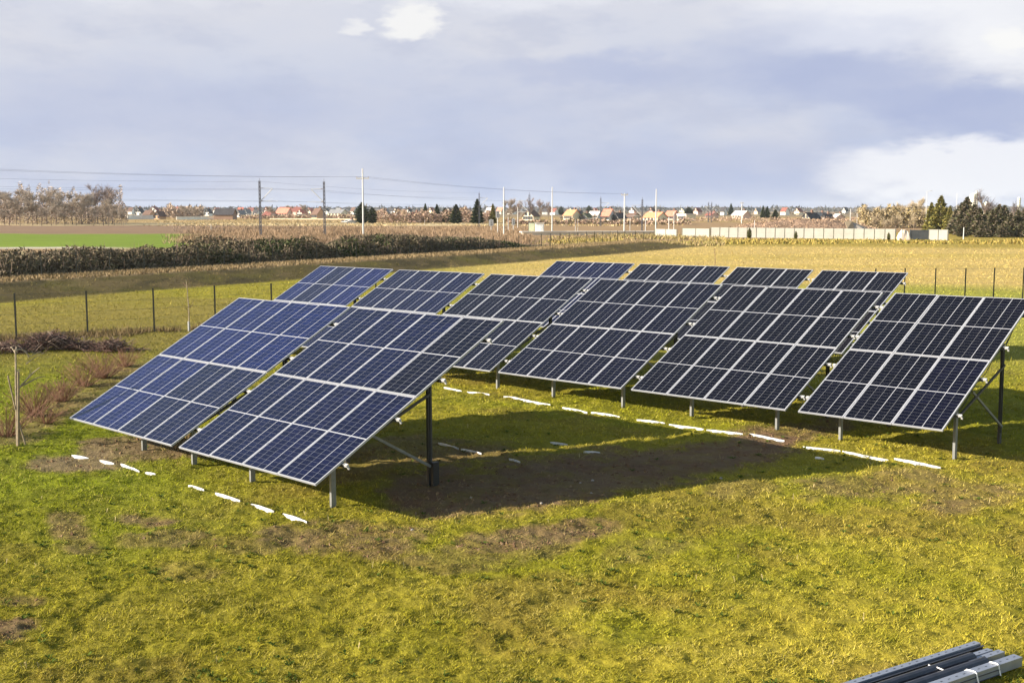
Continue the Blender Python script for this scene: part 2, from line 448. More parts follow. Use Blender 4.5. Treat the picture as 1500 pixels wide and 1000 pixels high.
def build_weeds():
    n = 1500; q = rng.random(n); r = 1/(1/10+(1/36-1/10)*q); t = (rng.random(n)*2-1)*R(34)
    X, Y = r*np.sin(t), r*np.cos(t)
    k = fbm(X*.7, Y*.7, 97, 4) > .47; X, Y, r = X[k], Y[k], r[k]; n = len(X)
    Vs, Cs = [], []
    kind = rng.random(n)
    for j in range(9):
        a = rng.random(n)*6.28; ln = np.where(kind < .82, .05+.05*rng.random(n), .03+.02*rng.random(n))
        up = np.where(kind < .82, .012+.03*rng.random(n), .05+.06*rng.random(n)); wd = np.where(kind < .82, .020, .006)*np.sqrt(r/14)
        B0 = np.stack([X, Y, gz(X, Y)+.004], 1); D = np.stack([-np.sin(a), np.cos(a), 0*a], 1)*wd[:, None]/2
        mid = B0+np.stack([np.cos(a)*ln*.6, np.sin(a)*ln*.6, up*.9], 1); tip = B0+np.stack([np.cos(a)*ln, np.sin(a)*ln, up*.7], 1)
        ok = (kind < .82)|(j < 2)
        Vs += [np.stack([B0-D*.5, B0+D*.5, mid+D], 1)[ok], np.stack([B0-D*.5, mid+D, mid-D], 1)[ok], np.stack([mid-D, mid+D, tip], 1)[ok]]
        c = np.where((kind < .82)[:, None], np.array([(.060, .085, .016)]), np.array([(.42, .34, .18)]))*(.7+.6*rng.random(n))[:, None]
        Cs += [c[ok]]*3
    tag(link("lawn_weeds", trimesh("lawn_weeds", np.concatenate(Vs), grass_mat, np.concatenate(Cs))), kind='stuff')
build_weeds()

def build_clods():
    n = 60000; q = rng.random(n); r = 1/(1/11+(1/40-1/11)*q); t = (rng.random(n)*2-1)*R(26)
    X, Y = r*np.sin(t), r*np.cos(t); m = soil_mask(X, Y)
    k = rng.random(n) < sstep(.35, .9, m)*(.15+.85*sstep(.4, .65, fbm(X*3, Y*3, 88, 3))); X, Y, r = X[k], Y[k], r[k]; n = len(X)
    P = np.stack([X, Y, gz(X, Y)], 1); s = (.010+.030*rng.random(n)**3)*np.sqrt(r/16)
    o = rng.random(n)*6.28
    def rim(a): return P+np.stack([np.cos(o+a)*s*(.7+.6*rng.random(n)), np.sin(o+a)*s*(.7+.6*rng.random(n)), -.003+0*s], 1)
    A, B, D, E = rim(0), rim(1.6), rim(3.1), rim(4.7); T = P+np.stack([rng.normal(size=n)*s*.3, rng.normal(size=n)*s*.3, s*(.4+.6*rng.random(n))], 1)
    V = np.concatenate([np.stack(x, 1) for x in ((A, B, T), (B, D, T), (D, E, T), (E, A, T))])
    c = np.array([(.145, .088, .052), (.105, .064, .040), (.190, .128, .076)])[rng.integers(0, 3, n)]
    tag(link("soil_clods", trimesh("soil_clods", V, grass_mat, np.concatenate([c]*4))), kind='stuff')
build_clods()

# ------------------------------------------------------------------ solar tables
PW, PL, YAW, TILT, SLOPE = 1.05, 2.36106, R(-45.058), R(28.9235), .0061276
E_ = np.array([math.cos(YAW), math.sin(YAW), SLOPE]); E_ /= np.linalg.norm(E_)
B_ = np.array([-math.sin(YAW), math.cos(YAW), 0.0])
N_ = np.cross(E_, B_)
def aluminium(name, col, rough, metal=.0): return plain(name, col, rough, .08, 1.5, metal, .5)
frame_m = aluminium("anodised_frame", (.34, .35, .39), .42, .25)
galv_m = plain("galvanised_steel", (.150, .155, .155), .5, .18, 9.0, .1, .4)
shaded_steel_m = plain("dark_galvanised_steel", (.040, .040, .042), .5, .2, 9.0, .2, .4)  # same steel as the front posts, with the shade under the panels painted in
clip_m = plain("pale_clip", (.36, .36, .37), .5, .05, 3.0)
back_m = plain("backsheet", (.55, .56, .58), .6, .05)
black_m = plain("black_rubber", (.02, .02, .022), .5, .2)
def cell_material(tint):
    g = NG("solar_cells_%s" % ('blue', 'brown', 'slate', 'navy', 'indigo')[tint])
    sp = g.n('ShaderNodeSeparateXYZ'); g.put(g.obj(), sp.inputs[0])
    x, y = sp.outputs[0], sp.outputs[1]
    x0, cw = .027, (PW-.010-.054)/5
    y0, half, mid = .027, (PL-.022-.054-.026)/2, .026
    ch = half/11
    def line(v, period, wd):                                            # 1 on the gaps between cells
        q = g.math('FRACT', g.math('DIVIDE', v, period))
        dd = g.math('MINIMUM', q, g.math('SUBTRACT', 1.0, q))
        return g.math('LESS_THAN', g.math('MULTIPLY', dd, period), wd/2)
    xx = g.math('SUBTRACT', x, x0)
    up = g.math('GREATER_THAN', y, y0+half+mid/2)
    yy = g.math('SUBTRACT', g.math('SUBTRACT', y, y0), g.math('MULTIPLY', up, half+mid))
    lx, ly = line(xx, cw, .0052), line(yy, ch, .0042)
    wide = g.math('LESS_THAN', g.math('ABSOLUTE', g.math('SUBTRACT', xx, cw*3)), .0060)
    gap = g.math('LESS_THAN', g.math('ABSOLUTE', g.math('SUBTRACT', y, y0+half+mid/2)), mid/2*.72)
    bus = line(xx, cw/9, .0011)
    edge = g.math('MAXIMUM', g.math('LESS_THAN', xx, 0.0), g.math('GREATER_THAN', xx, cw*5))
    cell = [(.0022, .0032, .0160), (.0024, .0019, .0033), (.0018, .0020, .0050), (.0018, .0021, .0070), (.0026, .0050, .0340)][tint]  # the bluest two tints carry the sky's reflection as cell colour
    cell2 = tuple(c*1.55 for c in cell)
    # every cell comes out of the line a slightly different blue
    wn = g.n('ShaderNodeTexWhiteNoise', noise_dimensions='3D')
    cv = g.n('ShaderNodeCombineXYZ')
    g.put(g.math('FLOOR', g.math('DIVIDE', xx, cw)), cv.inputs[0]); g.put(g.math('FLOOR', g.math('DIVIDE', yy, ch)), cv.inputs[1])
    g.put(up, cv.inputs[2]); g.t.links.new(cv.outputs[0], wn.inputs[0])
    oi = g.n('ShaderNodeObjectInfo')
    c = g.mix(wn.outputs[0], cell, cell2)
    c = g.mix(oi.outputs['Random'], c, g.mix(1.0, c, (1.2, 1.12, 1.1), 'MULTIPLY'))
    c = g.mix(g.math('MULTIPLY', bus, .07), c, (.25, .26, .28))
    c = g.mix(g.math('MULTIPLY', ly, .30), c, (.26, .27, .30))
    c = g.mix(g.math('MULTIPLY', lx, .56), c, (.32, .33, .36))
    c = g.mix(g.math('MAXIMUM', g.math('MAXIMUM', wide, gap), edge), c, (.33, .34, .38))
    dust = g.noise(2.2, 5, .6)
    rough = g.ramp(dust, .3, .7, .10, .22)
    g.bump(g.noise(1.1, 2), .002, .35)
    m = g.set(Base_Color=c, Roughness=rough, Specular_IOR_Level=.14)
    g.b.inputs['Coat Weight'].default_value = .0
    return m
cells = [cell_material(i) for i in range(5)]
def panel_meshes():
    w, l, fr, th = PW-.010, PL-.022, .018, .035
    res = []
    for cm in cells:
        b = MB()                                                        # aluminium frame: outer ring, inner lip, back
        o = [(0, 0), (w, 0), (w, l), (0, l)]; i = [(fr, fr), (w-fr, fr), (w-fr, l-fr), (fr, l-fr)]
        v = [(x, y, 0) for x, y in o]+[(x, y, 0) for x, y in i]+[(x, y, -th) for x, y in o]+[(x, y, -.004) for x, y in i]+[(x, y, -th) for x, y in i]
        f = []
        for k in range(4):
            n = (k+1) % 4
            f += [(k, n, 4+n, 4+k), (k, 8+k, 8+n, n), (4+k, 4+n, 12+n, 12+k), (8+k, 16+k, 16+n, 8+n)]
        b.add(v, f, 0)
        for yy in (.25*PL-.011, .77*PL-.011):                            # end and mid clamps above the purlins
            for xa in (-.0042, w-.012): b.box((xa, yy-.03, -.012), (xa+.0162, yy+.03, .005), 0)
        fm = b.mesh("frame", frame_m)
        g = MB()                                                        # laminate: glass face above, white backsheet below
        g.add([(fr-.002, fr-.002, -.0035), (w-fr+.002, fr-.002, -.0035), (w-fr+.002, l-fr+.002, -.0035), (fr-.002, l-fr+.002, -.0035)], [(0, 1, 2, 3)], 0)
        g.add([(fr-.002, fr-.002, -.009), (w-fr+.002, fr-.002, -.009), (w-fr+.002, l-fr+.002, -.009), (fr-.002, l-fr+.002, -.009)], [(3, 2, 1, 0)], 1)
        for xx in (.2, .5, .8): g.box((w*xx-.05, l/2-.03, -.026), (w*xx+.05, l/2+.03, -.0092), 2)      # junction boxes
        res.append((fm, g.mesh("solar_panel", [cm, back_m, black_m])))
    return res
PM = panel_meshes()
C_PROF = lambda w, h, t: [(-w/2, -h/2), (w/2, -h/2), (w/2, -h/2+t), (-w/2+t, -h/2+t), (-w/2+t, h/2-t), (w/2, h/2-t), (w/2, h/2), (-w/2, h/2)]
CT, ST = math.cos(TILT), math.sin(TILT)
def solar_table(org, ncol, posts, label, clear, seed, name="solar_table", blue=0.0):
    """table local frame: x along the row, y level towards its back, z up; origin on the ground below the low left corner"""
    rnd = random.Random(seed)
    base = org-np.array([0, 0, clear])
    t = thing(name, label, 'solar table', group='solar tables standing in three rows on the lawn')
    m = Matrix.Identity(4)
    for k, a in enumerate((E_, B_, N_)):
        for r_ in range(3): m[r_][k] = a[r_]
    m.translation = Vector(base); t.matrix_world = m
    def sl(x, s, dn=0.0): return (x, s*CT+dn*ST, clear+s*ST-dn*CT)     # on the slope: s up it, dn below the glass
    wt = ncol*PW
    for row in (0, 1):
        for c in range(ncol):
            tint = (4 if blue > .75 else 0 if blue > .4 else 3 if blue > .15 else 2) if rnd.random() > .18 else rnd.choice(((0, 4), (0, 3), (3, 2), (1, 2, 3))[0 if blue > .75 else 1 if blue > .4 else 2 if blue > .15 else 3])
            fm, gm = PM[tint]
            p = link("solar_panel", gm, t)
            p.location = sl(c*PW+.005, row*PL+.011); p.rotation_euler = (TILT+rnd.gauss(0, .0016), rnd.gauss(0, .0022), 0)
            link("frame", fm, p)
    up = (0, -ST, CT)
    for v in (.25, .77, 1.25, 1.77):                                    # four purlins with pale hooked ends
        s = v*PL
        b = MB(); b.sweep(C_PROF(.045, .07, .006), sl(-.05, s, .076), sl(wt+.06, s, .076), up)
        q = b.obj("purlin", galv_m, t)
        for x, sg in ((-.05, -1), (wt+.06, 1)):
            e = MB()
            e.box((0, 0, 0), (sg*.07, .05, .035), T=lambda p_, x=x, s=s: sl(x+p_[0], s-.03+p_[1], .045+p_[2]))
            e.box((sg*.04, .012, .035), (sg*.075, .038, .09), T=lambda p_, x=x, s=s: sl(x+p_[0], s-.03+p_[1], .045+p_[2]))
            e.obj("end_cap", clip_m, q)
    tf, tr = .78, 2.88
    for x in posts:
        b = MB(); b.sweep(C_PROF(.05, .09, .007), sl(x, .14*PL, .157), sl(x, 1.93*PL, .157), up); b.obj("rafter", shaded_steel_m, t)
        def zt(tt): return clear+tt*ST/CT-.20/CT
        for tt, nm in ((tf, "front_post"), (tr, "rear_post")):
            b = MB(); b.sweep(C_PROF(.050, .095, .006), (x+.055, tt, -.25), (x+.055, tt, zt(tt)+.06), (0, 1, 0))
            b.obj(nm, galv_m if nm == "front_post" else shaded_steel_m, t)
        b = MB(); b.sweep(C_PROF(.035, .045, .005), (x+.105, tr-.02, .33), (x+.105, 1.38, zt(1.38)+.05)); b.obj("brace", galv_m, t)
        b = MB(); b.sweep(C_PROF(.035, .045, .005), (x+.115, tr-.02, 1.62), (x+.115, tf+.02, zt(tf)-.02)); b.obj("brace", shaded_steel_m, t)
    x = posts[-1]; b = MB(); sp_ = []
    for k_ in range(15):
        q_ = k_/14; p_ = np.array(sl(x+.02, .3*PL+q_*1.35*PL, .19)); p_[2] -= .10*abs(math.sin(q_*math.pi*3))
        sp_.append(p_)
    sp_ += [np.array([x+.09, tr, zt(tr)-.05]), np.array([x+.09, tr-.02, .2])]
    b.tube(sp_, .009, 5); b.obj("cable", black_m, t)
    return t
ROWS = [(np.array([-9.18004, 24.03159, -4.30220+H]), [0, 4.46112], [(1.63, 3.59), (1.14, 3.54)], [4, 4]),
        (np.array([-9.93208, 40.23824, -4.34958+H]), [0, 4.52236, 9.01837, 13.52766, 18.02648, 22.52410], [(1.25, 3.6)]*2+[(1.25, 3.66), (1.23, 3.58), (1.16, 3.47), (.52, 3.00)], [4, 4, 4, 4, 4, 3]),
        (np.array([-1.03095, 46.44786, -4.44299+H]), [0, 4.48052, 8.98689, 12.47776], [(1.2, 3.55)]*2+[(.6, 2.7)]*2, [4, 4, 3, 3])]
TL = [["solar table of the front row with eight blue panels, by the red bare shrubs", "solar table of the front row nearest the camera, with eight panels on dark steel posts"],
      ["solar table at the middle row's left end, low edge hidden by the front row", "second solar table from the left in the middle row, half hidden by the front row",
       "third solar table from the middle row's left end, cut by the front row", "fourth solar table of the middle row, standing behind the dashes of snow",
       "fifth solar table of the middle row, above the end of the bare soil", "narrow six-panel solar table at the right end of the middle row"],
      ["solar table at the left end of the back row, only its upper panels visible", "second solar table of the back row, eight panels wide seen over the middle row",
       "third solar table of the back row, three panels wide", "solar table at the right end of the back row, beside the wire fence"]]
k = 0
for ri, (o, offs, posts, ncs) in enumerate(ROWS):
    for ti, (s, pp, nc) in enumerate(zip(offs, posts, ncs)):
        og = o+np.array([math.cos(YAW)*s, math.sin(YAW)*s, SLOPE*s])
        tb = solar_table(og, nc, pp, TL[ri][ti], og[2], 100+k, blue=[[1.0, .5], [.8, .6, .3, .2, .05, .0], [.5, .3, .1, .1]][ri][ti]); k += 1  # last argument sets how much sky reflection is painted into the cells
        if ri == 0 and ti == 1:                                         # cable box on the foot of the rear post
            b = MB(); b.box((3.54+.10, 2.86, -.02), (3.54+.17, 3.00, .40)); b.obj("cable_box", black_m, tb)

# ------------------------------------------------------------------ thin snow left under the drip lines
snow_m = plain("old_snow", (.55, .55, .57), .7, .22, 9.0, 0, .3, .02, 30)
def snow(p0, p1, wpx, name, label, seed):
    rn = np.random.default_rng(seed)
    a, b = gp(*p0), gp(*p1); ln = np.hypot(*(b-a)[:2]); dv = (b-a)/ln; nv = np.array([-dv[1], dv[0], 0])
    n = max(7, int(ln/.07)); t = np.linspace(0, 1, n)
    prof = np.clip(np.sin(np.pi*t)**.45, .12, 1)
    w0 = wpx*np.hypot(*a[:2])/F*1.55
    wl = w0*prof*(.25+1.0*rn.random(n))*.5; wr = w0*prof*(.25+1.0*rn.random(n))*.5
    jit = (rn.random(n)-.5)*w0*.14
    b_ = MB(); V = []
    cs = a+dv*(ln*t)[:, None]; zs = gz(cs[:, 0], cs[:, 1]); kk = np.ones(9)/9
    zs = np.convolve(np.pad(zs, 4, 'edge'), kk, 'valid')+.022
    for i in range(n):
        c = a+dv*ln*t[i]+nv*jit[i]
        z = zs[i]
        for q, hh in ((-wl[i], -.035), (-wl[i]*.6, .006), (0, .014*prof[i]+.005), (wr[i]*.6, .006), (wr[i], -.035)):
            pt = c+nv*q; V.append((pt[0], pt[1], z+hh))
    f = []
    for i in range(n-1):
        for j in range(4): f.append((i*5+j, (i+1)*5+j, (i+1)*5+j+1, i*5+j+1))
    f += [(0, 1, 2, 3, 4), tuple((n-1)*5+j for j in (4, 3, 2, 1, 0))]
    b_.add(V, f)
    o = b_.obj(name, snow_m)
    return tag(o, label, 'snow patch', 'dashes of leftover snow below the panel edges')
SN2 = [((650, 568), (676, 573), 2.6), ((684, 574), (717, 579), 3), ((738, 582), (806, 594), 4.2), ((824, 597), (860, 604), 3.6), ((866, 603.5), (908, 610), 3.6), ((933, 615), (974, 621), 4),
       ((980, 622), (1031, 631), 4.2), ((1035, 632), (1088, 638), 4.4), ((1096, 639.5), (1149, 646), 4.4), ((1176, 653.5), (1231, 661), 4.4), ((1234, 662), (1302, 673), 6.5), ((1310, 674), (1378, 685), 8)]
for i, (a, b, w_) in enumerate(SN2):
    snow(a, b, w_, "snow_patch", ("widest white snow dash, at the right end below the six-panel table" if i == 11 else "wide white snow dash next to the right-hand end one, below the six-panel table" if i == 10
         else "white dash of snow before the middle row, %s from the left" % ORD[i]), 300+i)
SN1 = [((105, 667), (130, 672), 4.5), ((146, 675), (167, 680), 4), ((177, 682), (205, 692), 4.5), ((213, 694), (228, 697), 3.4), ((276, 711), (299, 718), 4), ((315, 723.5), (352, 734.5), 6), ((368, 740), (401, 752), 6.5), ((414, 754.5), (450, 766), 7)]
for i, (a, b, w_) in enumerate(SN1):
    snow(a, b, w_, "snow_patch", "white dash of snow in front of the front row, %s from the left" % ORD[i] if i < 7 else "biggest white snow dash of the front row, nearest the camera", 340+i)
for i, (a, b, w_, lb) in enumerate([((642, 650), (672, 657), 4, "broken snow scrap in the shade right of the tall rear post"), ((675, 658), (705, 665), 4.5, "long snow scrap on the shaded soil edge between two shorter scraps"),
                                    ((806, 647), (831, 651), 3.5, "snow scrap on shaded grass, farthest from the front row post"), ((855, 661), (879, 663), 4.5, "grey-white snow scrap on the shaded grass above the bare soil"),
                                    ((745, 671), (762, 676), 4, "small snow scrap at the upper edge of the bare soil"), ((1194, 671), (1207, 673), 4, "lone snow scrap on the grass just before the widest dashes")]):
    snow(a, b, w_*.62, "snow_patch", lb, 370+i)
# pale stones lying about on the soil
stone_m = plain("pale_stone", (.30, .27, .24), .8, .2, 8)
for i, (px, py, r_, lb) in enumerate([(850, 707, .035, "small pale stone on the bare soil, left one of three"), (868, 703, .05, "pale stone on the bare soil, middle one of three"), (866, 722, .04, "pale stone at the lower edge of the bare soil"),
                                      (690, 727, .04, "pale stone on the soil in the shade beside the rear post"), (604, 776, .05, "pale stone on the sunlit grass below the bare soil"), (1056, 702, .05, "pale stone on shaded grass right of the bare soil"), (793, 738, .045, "pale stone on the front rim of the bare soil")]):
    g_ = gp(px, py); b = MB(); rn = random.Random(i)
    rings = []
    for k_, (zz, rr_) in enumerate(((-.3, .8), (.1, 1.0), (.5, .8), (.75, .35))):
        rings += [(g_[0]+r_*.6*rr_*math.cos(a*math.pi/3.5)*rn.uniform(.8, 1.25), g_[1]+r_*.6*rr_*math.sin(a*math.pi/3.5)*rn.uniform(.8, 1.2), gzs(g_[0], g_[1])+.01+r_*.6*zz) for a in range(7)]
    f = [(k_*7+a, k_*7+(a+1) % 7, k_*7+7+(a+1) % 7, k_*7+7+a) for k_ in range(3) for a in range(7)]+[tuple(range(21, 28))]
    b.add(rings, f); tag(b.obj("stone", stone_m), lb, 'stone', 'pale stones on the ground')

# ------------------------------------------------------------------ steel profiles lying in the grass
prof_m = plain("zinc_profile", (.25, .275, .34), .42, .12, 6.0, .45, .5)
dark_m = plain("dark_steel", (.030, .032, .045), .35, .3, 8.0, .3, .5)
strap_m = plain("white_strap", (.78, .78, .80), .5, .05)
PD = np.array([math.cos(R(33.0)), math.sin(R(33.0)), 0]); PN = np.array([math.sin(R(33.0)), -math.cos(R(33.0)), 0])
def prof(endpx, zc, length, outline, mat, label, name="steel_profile", up=(0, 0, 1)):
    e = gp(endpx[0], endpx[1], zc); b = MB(); b.sweep(outline, e-PD*length, e, up)
    if name == "steel_profile" and mat is prof_m:                     # punched slots along the web
        top = max(q_[1] for q_ in outline)
        for k_ in range(int(length/.12)):
            c_ = e-PD*(.07+k_*.12)+np.array([0, 0, top+.0008])
            b.sweep([(-.006, -.0005), (.006, -.0005), (.006, .0005), (-.006, .0005)], c_-PD*.016, c_+PD*.016, up, 1)
    o = b.obj(name, [mat, dark_m]); return tag(o, label, 'steel profile', 'steel profiles lying in the grass'), e
U_UP = lambda w, h, t: [(-w/2, h/2), (-w/2, -h/2), (-w/2+t, -h/2), (-w/2+t, h/2-t), (w/2-t, h/2-t), (w/2-t, -h/2), (w/2, -h/2), (w/2, h/2)]
prof((1432, 944), .07, 4.2, U_UP(.078, .07, .006), prof_m, "grey steel profile at the far side of the bundle, longest one")
prof((1441, 949), .05, 4.2, C_PROF(.03, .07, .005), dark_m, "thin dark steel strip pressed against the far grey profile")
prof((1424, 963), .075, 3.6, [(.062*math.cos(a*math.pi/6), .062*math.sin(a*math.pi/6)) for a in range(12)], dark_m, "dark round tube in the bundle, next to the far grey profile", "steel_tube")
prof((1443, 970), .075, 3.6, [(.065*math.cos(a*math.pi/6), .065*math.sin(a*math.pi/6)) for a in range(12)], dark_m, "dark round tube lying in the middle of the bundle", "steel_tube")
prof((1450, 955), .05, .45, U_UP(.07, .08, .005), prof_m, "short grey profile end showing behind the dark tubes")
prof((1467, 958), .05, .55, U_UP(.08, .09, .005), prof_m, "mid grey profile between the dark tubes and the front profile")
_, pe = prof((1491, 966), .095, 3.4, U_UP(.105, .10, .007), prof_m, "widest grey profile at the near side of the bundle, under white straps")
prof((1458, 981), .07, 3.0, C_PROF(.12, .06, .005), dark_m, "dark flat profile hidden in the gap before the near grey one")
def strap(back, half, zc, hh, label):
    c = pe-PD*back; c = np.array([c[0], c[1], zc]); b = MB(); pts = []
    for a in np.linspace(-1, 1, 13):
        x = a*half; z = hh if abs(a) < .62 else hh-(abs(a)-.62)/.38*(hh+zc-.02)*.9
        pts.append(c+PN*x+np.array([0, 0, z+.004])+PD*.02*a)
    b.tube(pts, .0075, 5); tag(b.obj("strap", strap_m), label, 'strap', 'white straps round the profiles')
strap(.42, .072, .095, .056, "white strap round the end of the near grey profile")
strap(.80, .085, .095, .056, "white strap round the near grey profile, farther from its end")
c0 = gp(1372, 978, .11); b = MB(); b.tube([c0-PN*.10+np.array([0, 0, .0]), c0+np.array([0, 0, .012]), c0+PN*.13+np.array([0, 0, .005])], .007, 5)
tag(b.obj("strap", strap_m), "thin white strap across the dark tubes", 'strap', 'white straps round the profiles')

# ------------------------------------------------------------------ fences
post_m = plain("fence_post_paint", (.010, .013, .010), .6, .2, 4)
wire_m = plain("fence_wire", (.10, .11, .10), .6, .2)
def fence(pts, hgt, rad, label, nw=4, wr=.004, name="wire_fence", mat=post_m, cat='fence'):
    pts = [np.array([p[0], p[1], gzs(p[0], p[1])]) for p in pts]
    t = thing(name, label, cat, pts[0])
    pts = [p-pts[0] for p in pts]
    for p in pts:
        b = MB(); b.sweep([(-rad, -rad*.7), (rad, -rad*.7), (rad, rad*.7), (-rad, rad*.7)], p-np.array([0, 0, .2]), p+np.array([0, 0, hgt]), (0, 1, 0))
        b.box((p[0]-rad*1.15, p[1]-rad*.9, p[2]+hgt), (p[0]+rad*1.15, p[1]+rad*.9, p[2]+hgt+.02)); b.obj("post", mat, t)
    for i in range(nw):
        z = hgt*(.12+.86*i/max(1, nw-1)); b = MB()
        b.tube([p+np.array([0, -rad*.7-wr, z]) for p in pts], wr, 4, cap=False); b.obj("wire", wire_m, t)
    return t
def fpt(px, top, h): 
    r = ray(px, top); q = r*(h-H)/r[2]; return (q[0], q[1])
LF = [fpt(x, y, 1.72) for x, y in ((-84, 433), (21, 430), (126, 426.3), (224, 423), (314, 418.5), (397, 415.5))]
v_ = np.array(LF[-1])-np.array(LF[-2])
for i in range(3): LF.append(tuple(np.array(LF[-1])+v_*(1.0)))
fence(LF, 1.72, .028, "dark wire fence with slim posts left of the front row", 5)
RF = [fpt(x, 393.5-.006*(x-1326), 1.72) for x in (1283, 1326, 1371, 1415, 1457, 1500, 1543, 1587, 1631, 1675, 1719, 1763, 1807)]
fence(RF, 1.72, .028, "dark wire fence with slim posts beyond the right end of the rows", 5)
# long fence along the top of the bank
acc, step, pos, fp = 0.0, 2.6, [], []
for a, b in zip(BERM[1:-1], BERM[2:]):
    ln = np.hypot(*(b-a)); dv = (b-a)/ln
    n_ = np.array([-dv[1], dv[0]])
    s = acc
    while s < ln:
        fp.append(a+dv*s+n_*7.6); s += step
    acc = s-ln
fence(fp, 1.45, .03, "long dark wire fence following the grassy bank", 3, .005)

# ------------------------------------------------------------------ bare saplings, shrubs and heaps of cuttings near the array
bark_m = plain("pale_bark", (.27, .22, .16), .85, .35, 12, bump=.01)
stake_m = plain("weathered_stake", (.23, .18, .12), .85, .3, 10)
twig_m = plain("twig_bark", (.16, .10, .075), .85, .35, 10)
red_m = plain("red_stem", (.19, .095, .060), .8, .35, 8)
def pt(px, py, d_): return at(px, py, d_)
g0 = gp(27, 653); D0 = g0[1]
t = thing("sapling", "pollarded bare sapling tied to stakes in the left of the lawn", 'tree', g0)
def rel(px, py, dd=0.0): return at(px, py, D0+dd)-g0
b = MB(); b.tube([rel(26, 656), rel(25, 610), rel(23.5, 560), rel(23, 520), rel(22, 512)], [.030, .027, .022, .017, .014], 7); b.obj("trunk", bark_m, t)
b = MB()
for pl, r0 in (([(23, 517), (17, 508), (15, 509)], .011), ([(23, 514), (28, 511), (38, 514), (42, 524)], .012), ([(23, 516), (24, 508), (27, 507)], .010), ([(28, 568), (38, 557), (48, 546), (58, 538)], .012), ([(27, 567), (40, 561), (55, 553), (66, 551)], .011),
               ([(24, 545), (28, 541), (31, 543)], .008), ([(38, 557), (44, 548), (46, 538)], .006), ([(33, 512), (44, 522), (50, 519), (60, 515)], .007), ([(38, 533), (46, 527), (58, 519)], .006)):
    b.tube([rel(x, y, .05*i) for i, (x, y) in enumerate(pl)], [r0*1.8*(1-.6*i/(len(pl)-1)) for i in range(len(pl))], 5)
b.obj("crown", bark_m, t)
for nm, pl, r_, lb in (("stake", [(27, 655), (27, 544)], .026, "upright wooden stake beside the pollarded sapling"), ("stake", [(23, 600), (11.5, 550)], .018, "leaning stake on the left of the pollarded sapling"), ("stake", [(28, 620), (37.5, 651)], .020, "short slanting stake at the foot of the pollarded sapling")):
    b = MB(); b.tube([at(*pl[0], D0-.06), at(*pl[1], D0-.06)], [r_, r_*.9], 8); tag(b.obj(nm, stake_m), lb, 'stake', 'stakes round the sapling')
def twiggy(b, base, h, n, spread, rad, rn, lean=.0):
    for k_ in range(n):
        a = rn.uniform(0, 2*math.pi); s = spread*rn.uniform(.2, 1)
        tip = base+np.array([math.cos(a)*s+lean, math.sin(a)*s, h*rn.uniform(.55, 1)])
        st = base+np.array([math.cos(a)*s*.18, math.sin(a)*s*.18, 0])
        mid = st*.5+tip*.5+np.array([rn.uniform(-.05, .05), rn.uniform(-.05, .05), h*.06])
        b.tube([st, mid, tip], [rad, rad*.75, rad*.4], 3, cap=False)
        for q in range(3):
            f_ = rn.uniform(.35, .95); p = st+(tip-st)*f_
            b.tube([p, p+np.array([rn.uniform(-.16, .16), rn.uniform(-.16, .16), rn.uniform(.05, .22)])*h], [rad*.55, rad*.3], 3, cap=False)
def sapling(px, py, topy, label, guard, seed):
    rn = random.Random(seed); g = gp(px, py); hh = (py-topy)*g[1]/F
    t = thing("sapling", label, 'tree', (g[0], g[1], gzs(g[0], g[1])))
    b = MB(); b.tube([(0, 0, -.05), (.02, 0, hh*.4), (-.02, .02, hh*.75), (-.06, 0, hh)], [.026, .020, .014, .006], 6); b.obj("trunk", bark_m if guard else twig_m, t)
    b = MB()
    for k_ in range(16):
        z = hh*rn.uniform(.3, .98); a = rn.uniform(0, 6.28); l_ = .16*hh*rn.uniform(.4, 1)*(1.2-z/hh*.6)
        b.tube([(0, 0, z), (math.cos(a)*l_*.6, math.sin(a)*l_*.6, z+l_*.4), (math.cos(a)*l_, math.sin(a)*l_, z+l_)], [.008, .006, .003], 3, cap=False)
    b.obj("crown", twig_m, t)
    if guard:
        b = MB(); b.tube([(0, 0, 0), (0, 0, .40)], .045, 8); b.obj("trunk_guard", clip_m, t)
sapling(277, 485, 409, "thin bare sapling with a white guard on its foot, beside the wire fence", True, 3)
sapling(1047, 395, 362, "thin bare sapling standing in the yellow meadow behind the back row", False, 4)
for i, (px, py, h_, n_, sp, lb) in enumerate([(8, 640, .95, 46, .6, "red-stemmed bare shrub at the left end, behind the sapling"), (52, 607, .95, 50, .6, "red-stemmed bare shrub right of the sapling's upright stake"), (92, 588, .80, 46, .5, "red-stemmed bare shrub, third from the left"),
                                              (124, 566, .85, 46, .6, "red-stemmed bare shrub in the middle of the shrub row"), (152, 553, .95, 60, .6, "thick red-stemmed bare shrub just off the table's left edge"), (184, 537, .75, 40, .5, "red-stemmed bare shrub close to the table's left edge, farther back"), (68, 620, .5, 24, .4, "small red-stemmed shrub low before the others")]):
    g = gp(px, py); b = MB(); twiggy(b, np.array([0, 0, 0.0]), h_*.8, int(n_*2.0), sp*1.7, .0055, random.Random(40+i))
    me = b.obj("red_shrub", red_m, None, (g[0], g[1], gzs(g[0], g[1]))); tag(me, lb, 'shrub', 'red-stemmed shrubs beside the front row')
